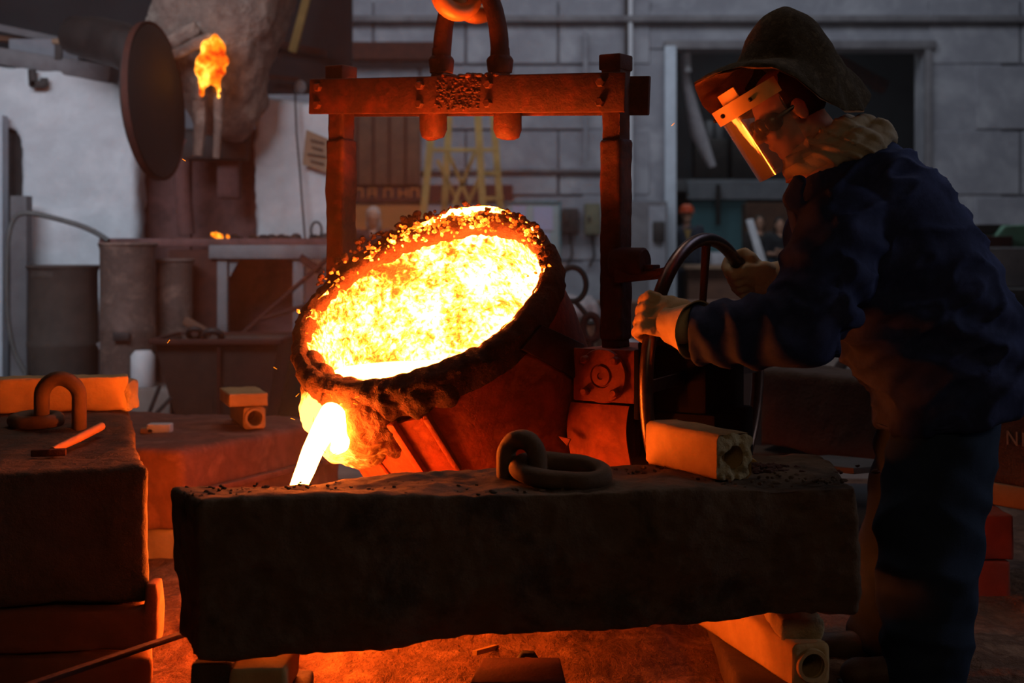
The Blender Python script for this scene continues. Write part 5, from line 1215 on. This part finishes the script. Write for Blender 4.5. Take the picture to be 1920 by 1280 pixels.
# sleeves with folds
def fold_tube(mb, pts, rad, n=36, m=44, folds=(), seed=0, amp=.010, freq=9, diag=2.6):
    # pts: control points, rad: radii
    P_ = [Vector(p) for p in pts]; K = len(P_) - 1; path = []; rr = []
    for i in range(m + 1):
        t_ = i / m * K; k = min(int(t_), K - 1); f = t_ - k
        p0, p1, p2, p3 = P_[max(k - 1, 0)], P_[k], P_[k + 1], P_[min(k + 2, K)]
        path.append(.5 * ((2 * p1) + (p2 - p0) * f + (2 * p0 - 5 * p1 + 4 * p2 - p3) * f * f + (3 * p1 - p0 - 3 * p2 + p3) * f ** 3)); rr.append(lerp(rad[k], rad[k + 1], f))
    rings = []; prev = None
    for i, p in enumerate(path):
        t = (path[min(i + 1, m)] - path[max(i - 1, 0)]).normalized()
        if prev is None: x, y, _ = frame_from(t)
        else: x = (prev - t * prev.dot(t)).normalized(); y = t.cross(x)
        prev = x; ring = []; s = i / m
        for j in range(n):
            a = 2 * pi * j / n
            ph = s * freq * 2 * pi + diag * sin(a + seed) + 3.0 * noise.noise(Vector((cos(a) * 1.2, sin(a) * 1.2, s * 5 + seed)))
            dsp = amp * (max(-.6, sin(ph)) ) * (.5 + .9 * abs(noise.noise(Vector((cos(a) * 1.5 + 7, sin(a) * 1.5, s * 4 + seed)))) * 2) * min(1, s * 6) * min(1, (1 - s) * 8 + .25)
            ring.append(p + (x * cos(a) + y * sin(a)) * (rr[i] + dsp))
        rings.append(ring)
    return mb.loft(rings)
hand_a = radians(180 - 27)
gl_c = WP(hand_a)          # where the near hand holds the wheel
NA = [P(1600, 395, 3.68), P(1565, 460, 3.62), P(1535, 545, 3.57), P(1500, 610, 3.53), P(1420, 620, 3.54), P(1355, 625, 3.56), P(1300, 628, 3.585)]
NR = [.105, .118, .112, .105, .090, .078, .072]
torso2 = fold_tube(torso, NA, NR, seed=2, amp=.010, freq=7, m=90, n=60, diag=3.4)
FA = [P(1590, 395, 3.95), P(1540, 460, 4.02), P(1535, 560, 4.12), P(1490, 560, 4.16), P(1452, 532, 4.17)]
fold_tube(torso, FA, [.10, .105, .092, .075, .062], seed=5, amp=.008, freq=5, m=50)
# collar flap
torso.prism([P(1466, 372, 3.66), P(1492, 325, 3.66), P(1515, 330, 3.64), P(1500, 400, 3.62), P(1478, 395, 3.64)], (0, .03, 0))
def body_folds(p, n):
    # drapes: diagonals across the back, gathers at the waist
    x, y, z = p; d = 0
    if x > .80:
        v = Vector((x * 1.2 + z * .8, y * 1.5, z * 2.2 - x * 1.4))
        s = noise.noise(v * 5.0); d += .015 * (1 - abs(s) * 3.0) ** 1.5 if abs(s) < .33 else 0
        w_ = math.exp(-((z - .93) / .12) ** 2); d += w_ * .010 * sin(60 * z + 22 * x + 3 * sin(9 * y))
        d += .006 * noise.noise(p * 7)
    else: d += .004 * noise.noise(p * 11)
    return p + n * d
build(torso, 'jacket', navy, wk, voxel=.008, sm=4, fn=body_folds, label='navy blue work jacket')
# jacket seam / hem, pocket
q = MB(); hem = rings and sup((P(1652, 796, WYc) + P(1898, 748, WYc)) / 2, (P(1898, 748, WYc) - P(1652, 796, WYc)).normalized(), Vector((0, 1, 0)), (P(1898, 748, WYc) - P(1652, 796, WYc)).length / 2 + .003, .231, 60)
build(q.tube(hem, .006, 6, closed=True), 'hem', navy, wk)
# trousers
tr2 = MB()
fold_tube(tr2, [P(1790, 745, 3.74), P(1768, 850, 3.715), P(1745, 960, 3.69), P(1742, 1100, 3.67), P(1735, 1210, 3.67), P(1728, 1290, 3.68)], [.105, .134, .132, .122, .112, .105], seed=1, amp=.005, freq=6, m=70)
fold_tube(tr2, [P(1745, 735, 3.92), P(1735, 850, 3.93), P(1712, 960, 3.95), P(1685, 1080, 3.95), P(1668, 1180, 3.94), P(1652, 1232, 3.93)], [.110, .130, .122, .112, .105, .100], seed=4, amp=.005, freq=6, m=70)
def tfold(p, n):
    s = noise.noise(Vector((p.x * 5, p.y * 5, p.z * 6)) + Vector((4, 4, 4))); return p + n * (.012 * (1 - abs(s) * 3) if abs(s) < .33 else 0)
build(tr2, 'trousers', navy2, wk, voxel=.009, sm=3, fn=tfold, label='dark navy work trousers')
def boot(px, py, Y, lab=None):
    a = P(px, py, Y); a.z = .0; q = MB()
    q.cap(a + Vector((0, 0, .05)), a + Vector((0, 0, .14)), .055, .058); q.cap(a + Vector((.03, 0, .05)), a + Vector((-.13, -.01, .045)), .046, .042); q.ball(a + Vector((-.16, -.01, .045)), (.055, .048, .042))
    o = build(q, 'boot', bootm, wk, voxel=.008, sm=2)
    s = MB().prism([a + Vector((.075, -.04, .0)), a + Vector((-.14, -.055, 0)), a + Vector((-.205, -.035, 0)), a + Vector((-.215, .015, 0)), a + Vector((-.18, .045, 0)), a + Vector((.0, .045, 0)), a + Vector((.075, .035, 0))], (0, 0, .022))
    build(s, 'sole', blackrub, o, bevel=.004)
boot(1650, 1250, 3.92); boot(1728, 1290, 3.68)
# gloves ---------------------------------------------------------------
def glove(hold_a, wrist, nm_lab, side, rot=0.0):
    """hand gripping the wheel rim at angle hold_a; wrist: where the cuff ends"""
    c = WP(hold_a); tan = (WP(hold_a + .02) - WP(hold_a - .02)).normalized()
    if tan.z < 0: tan = -tan
    wv = (wrist - c); wv = wv - tan * wv.dot(tan); wd = wv.normalized()
    out = tan.cross(wd).normalized()
    if out.y > 0: out = -out     # towards the camera
    if side < 0: out = -out
    q = MB(); R0 = .036; K = 1.17
    # palm: beside the bar towards the wrist, on the camera side of it
    pc = c + wd * .045 + out * .022
    q.ball(pc, (.060, .030, .058), (wd, out, tan), 20, 14); q.ball(c + wd * .075 + out * .016, (.052, .035, .052), (wd, out, tan), 20, 14)
    # knuckle row and four fingers wrapping the bar
    for f, (L, rad) in enumerate(((1.0, .0146), (1.08, .0152), (1.02, .0146), (.86, .0130))):
        off = tan * (.042 - .0285 * f); base = c + wd * .028 + out * .034 + off
        pts = [base, c + wd * .002 + out * (R0 + .008) + off * 1.03]
        for k in range(1, 6):
            a = radians(-10 + 40 * k * L); pts.append(c + off * 1.03 + (-wd * sin(a) + out * cos(a)) * (R0 + .002 * (k == 1)))
        q.tube(pts, [rad * 1.15, rad * 1.15, rad * 1.08, rad * 1.08, rad, rad * .95, rad * .82], 12); q.ball(pts[-1], rad * .85, nu=10, nv=8); q.ball(pts[1], rad * 1.25, nu=10, nv=8)
    # thumb: leaves the side of the palm near the wrist, closes from the other side of the bar
    tb = c + wd * .060 + tan * .030; pts = [tb + out * .006, c + wd * .042 + tan * .048 - out * .010, c + wd * .018 + tan * .050 - out * .032, c - wd * .010 + tan * .040 - out * .036]
    q.tube(pts, [.021, .019, .018, .015], 12); q.ball(pts[-1], .013, nu=10, nv=8); q.ball(pts[0], .019, nu=10, nv=8)
    # wrist
    q.cap(c + wd * .07 + out * .012, lerp(c, wrist, .75) + out * .006, .042, .046)
    g = build(q, 'glove', canvas, wk, voxel=.0042, sm=2, nz=[(.002, 45)], label=nm_lab)
    sp = [c + wd * .052 + out * (.053 - .25 * abs(t_) ** 1.5) + tan * t_ for t_ in np.linspace(-.048, .048, 13)]
    # flared gauntlet cuff
    X, Y, Z = frame_from(wrist - lerp(c, wrist, .45)); ax_ = (X, Y, Z); o = lerp(c, wrist, .52) + out * .008; L = (wrist - o).length
    build(MB().lathe([(.049, -.01), (.052, L * .2), (.058, L * .5), (.067, L * .85), (.077, L * 1.12), (.073, L * 1.12), (.060, L * .7), (.050, L * .3)], 40, o, ax_, fn=lambda r, h, a: (r + .003 * sin(3 * a) + .003 * noise.noise(Vector((cos(a) * 2, sin(a) * 2, h * 30))), h + .006 * sin(a + 2))), 'cuff', canvas, g)
    return g
glove(hand_a, P(1300, 618, 3.60), 'orange-lit canvas glove gripping the near side of the wheel', 1)
glove(radians(48), P(1465, 525, 4.16), 'far canvas glove gripping the upper side of the wheel', 1)
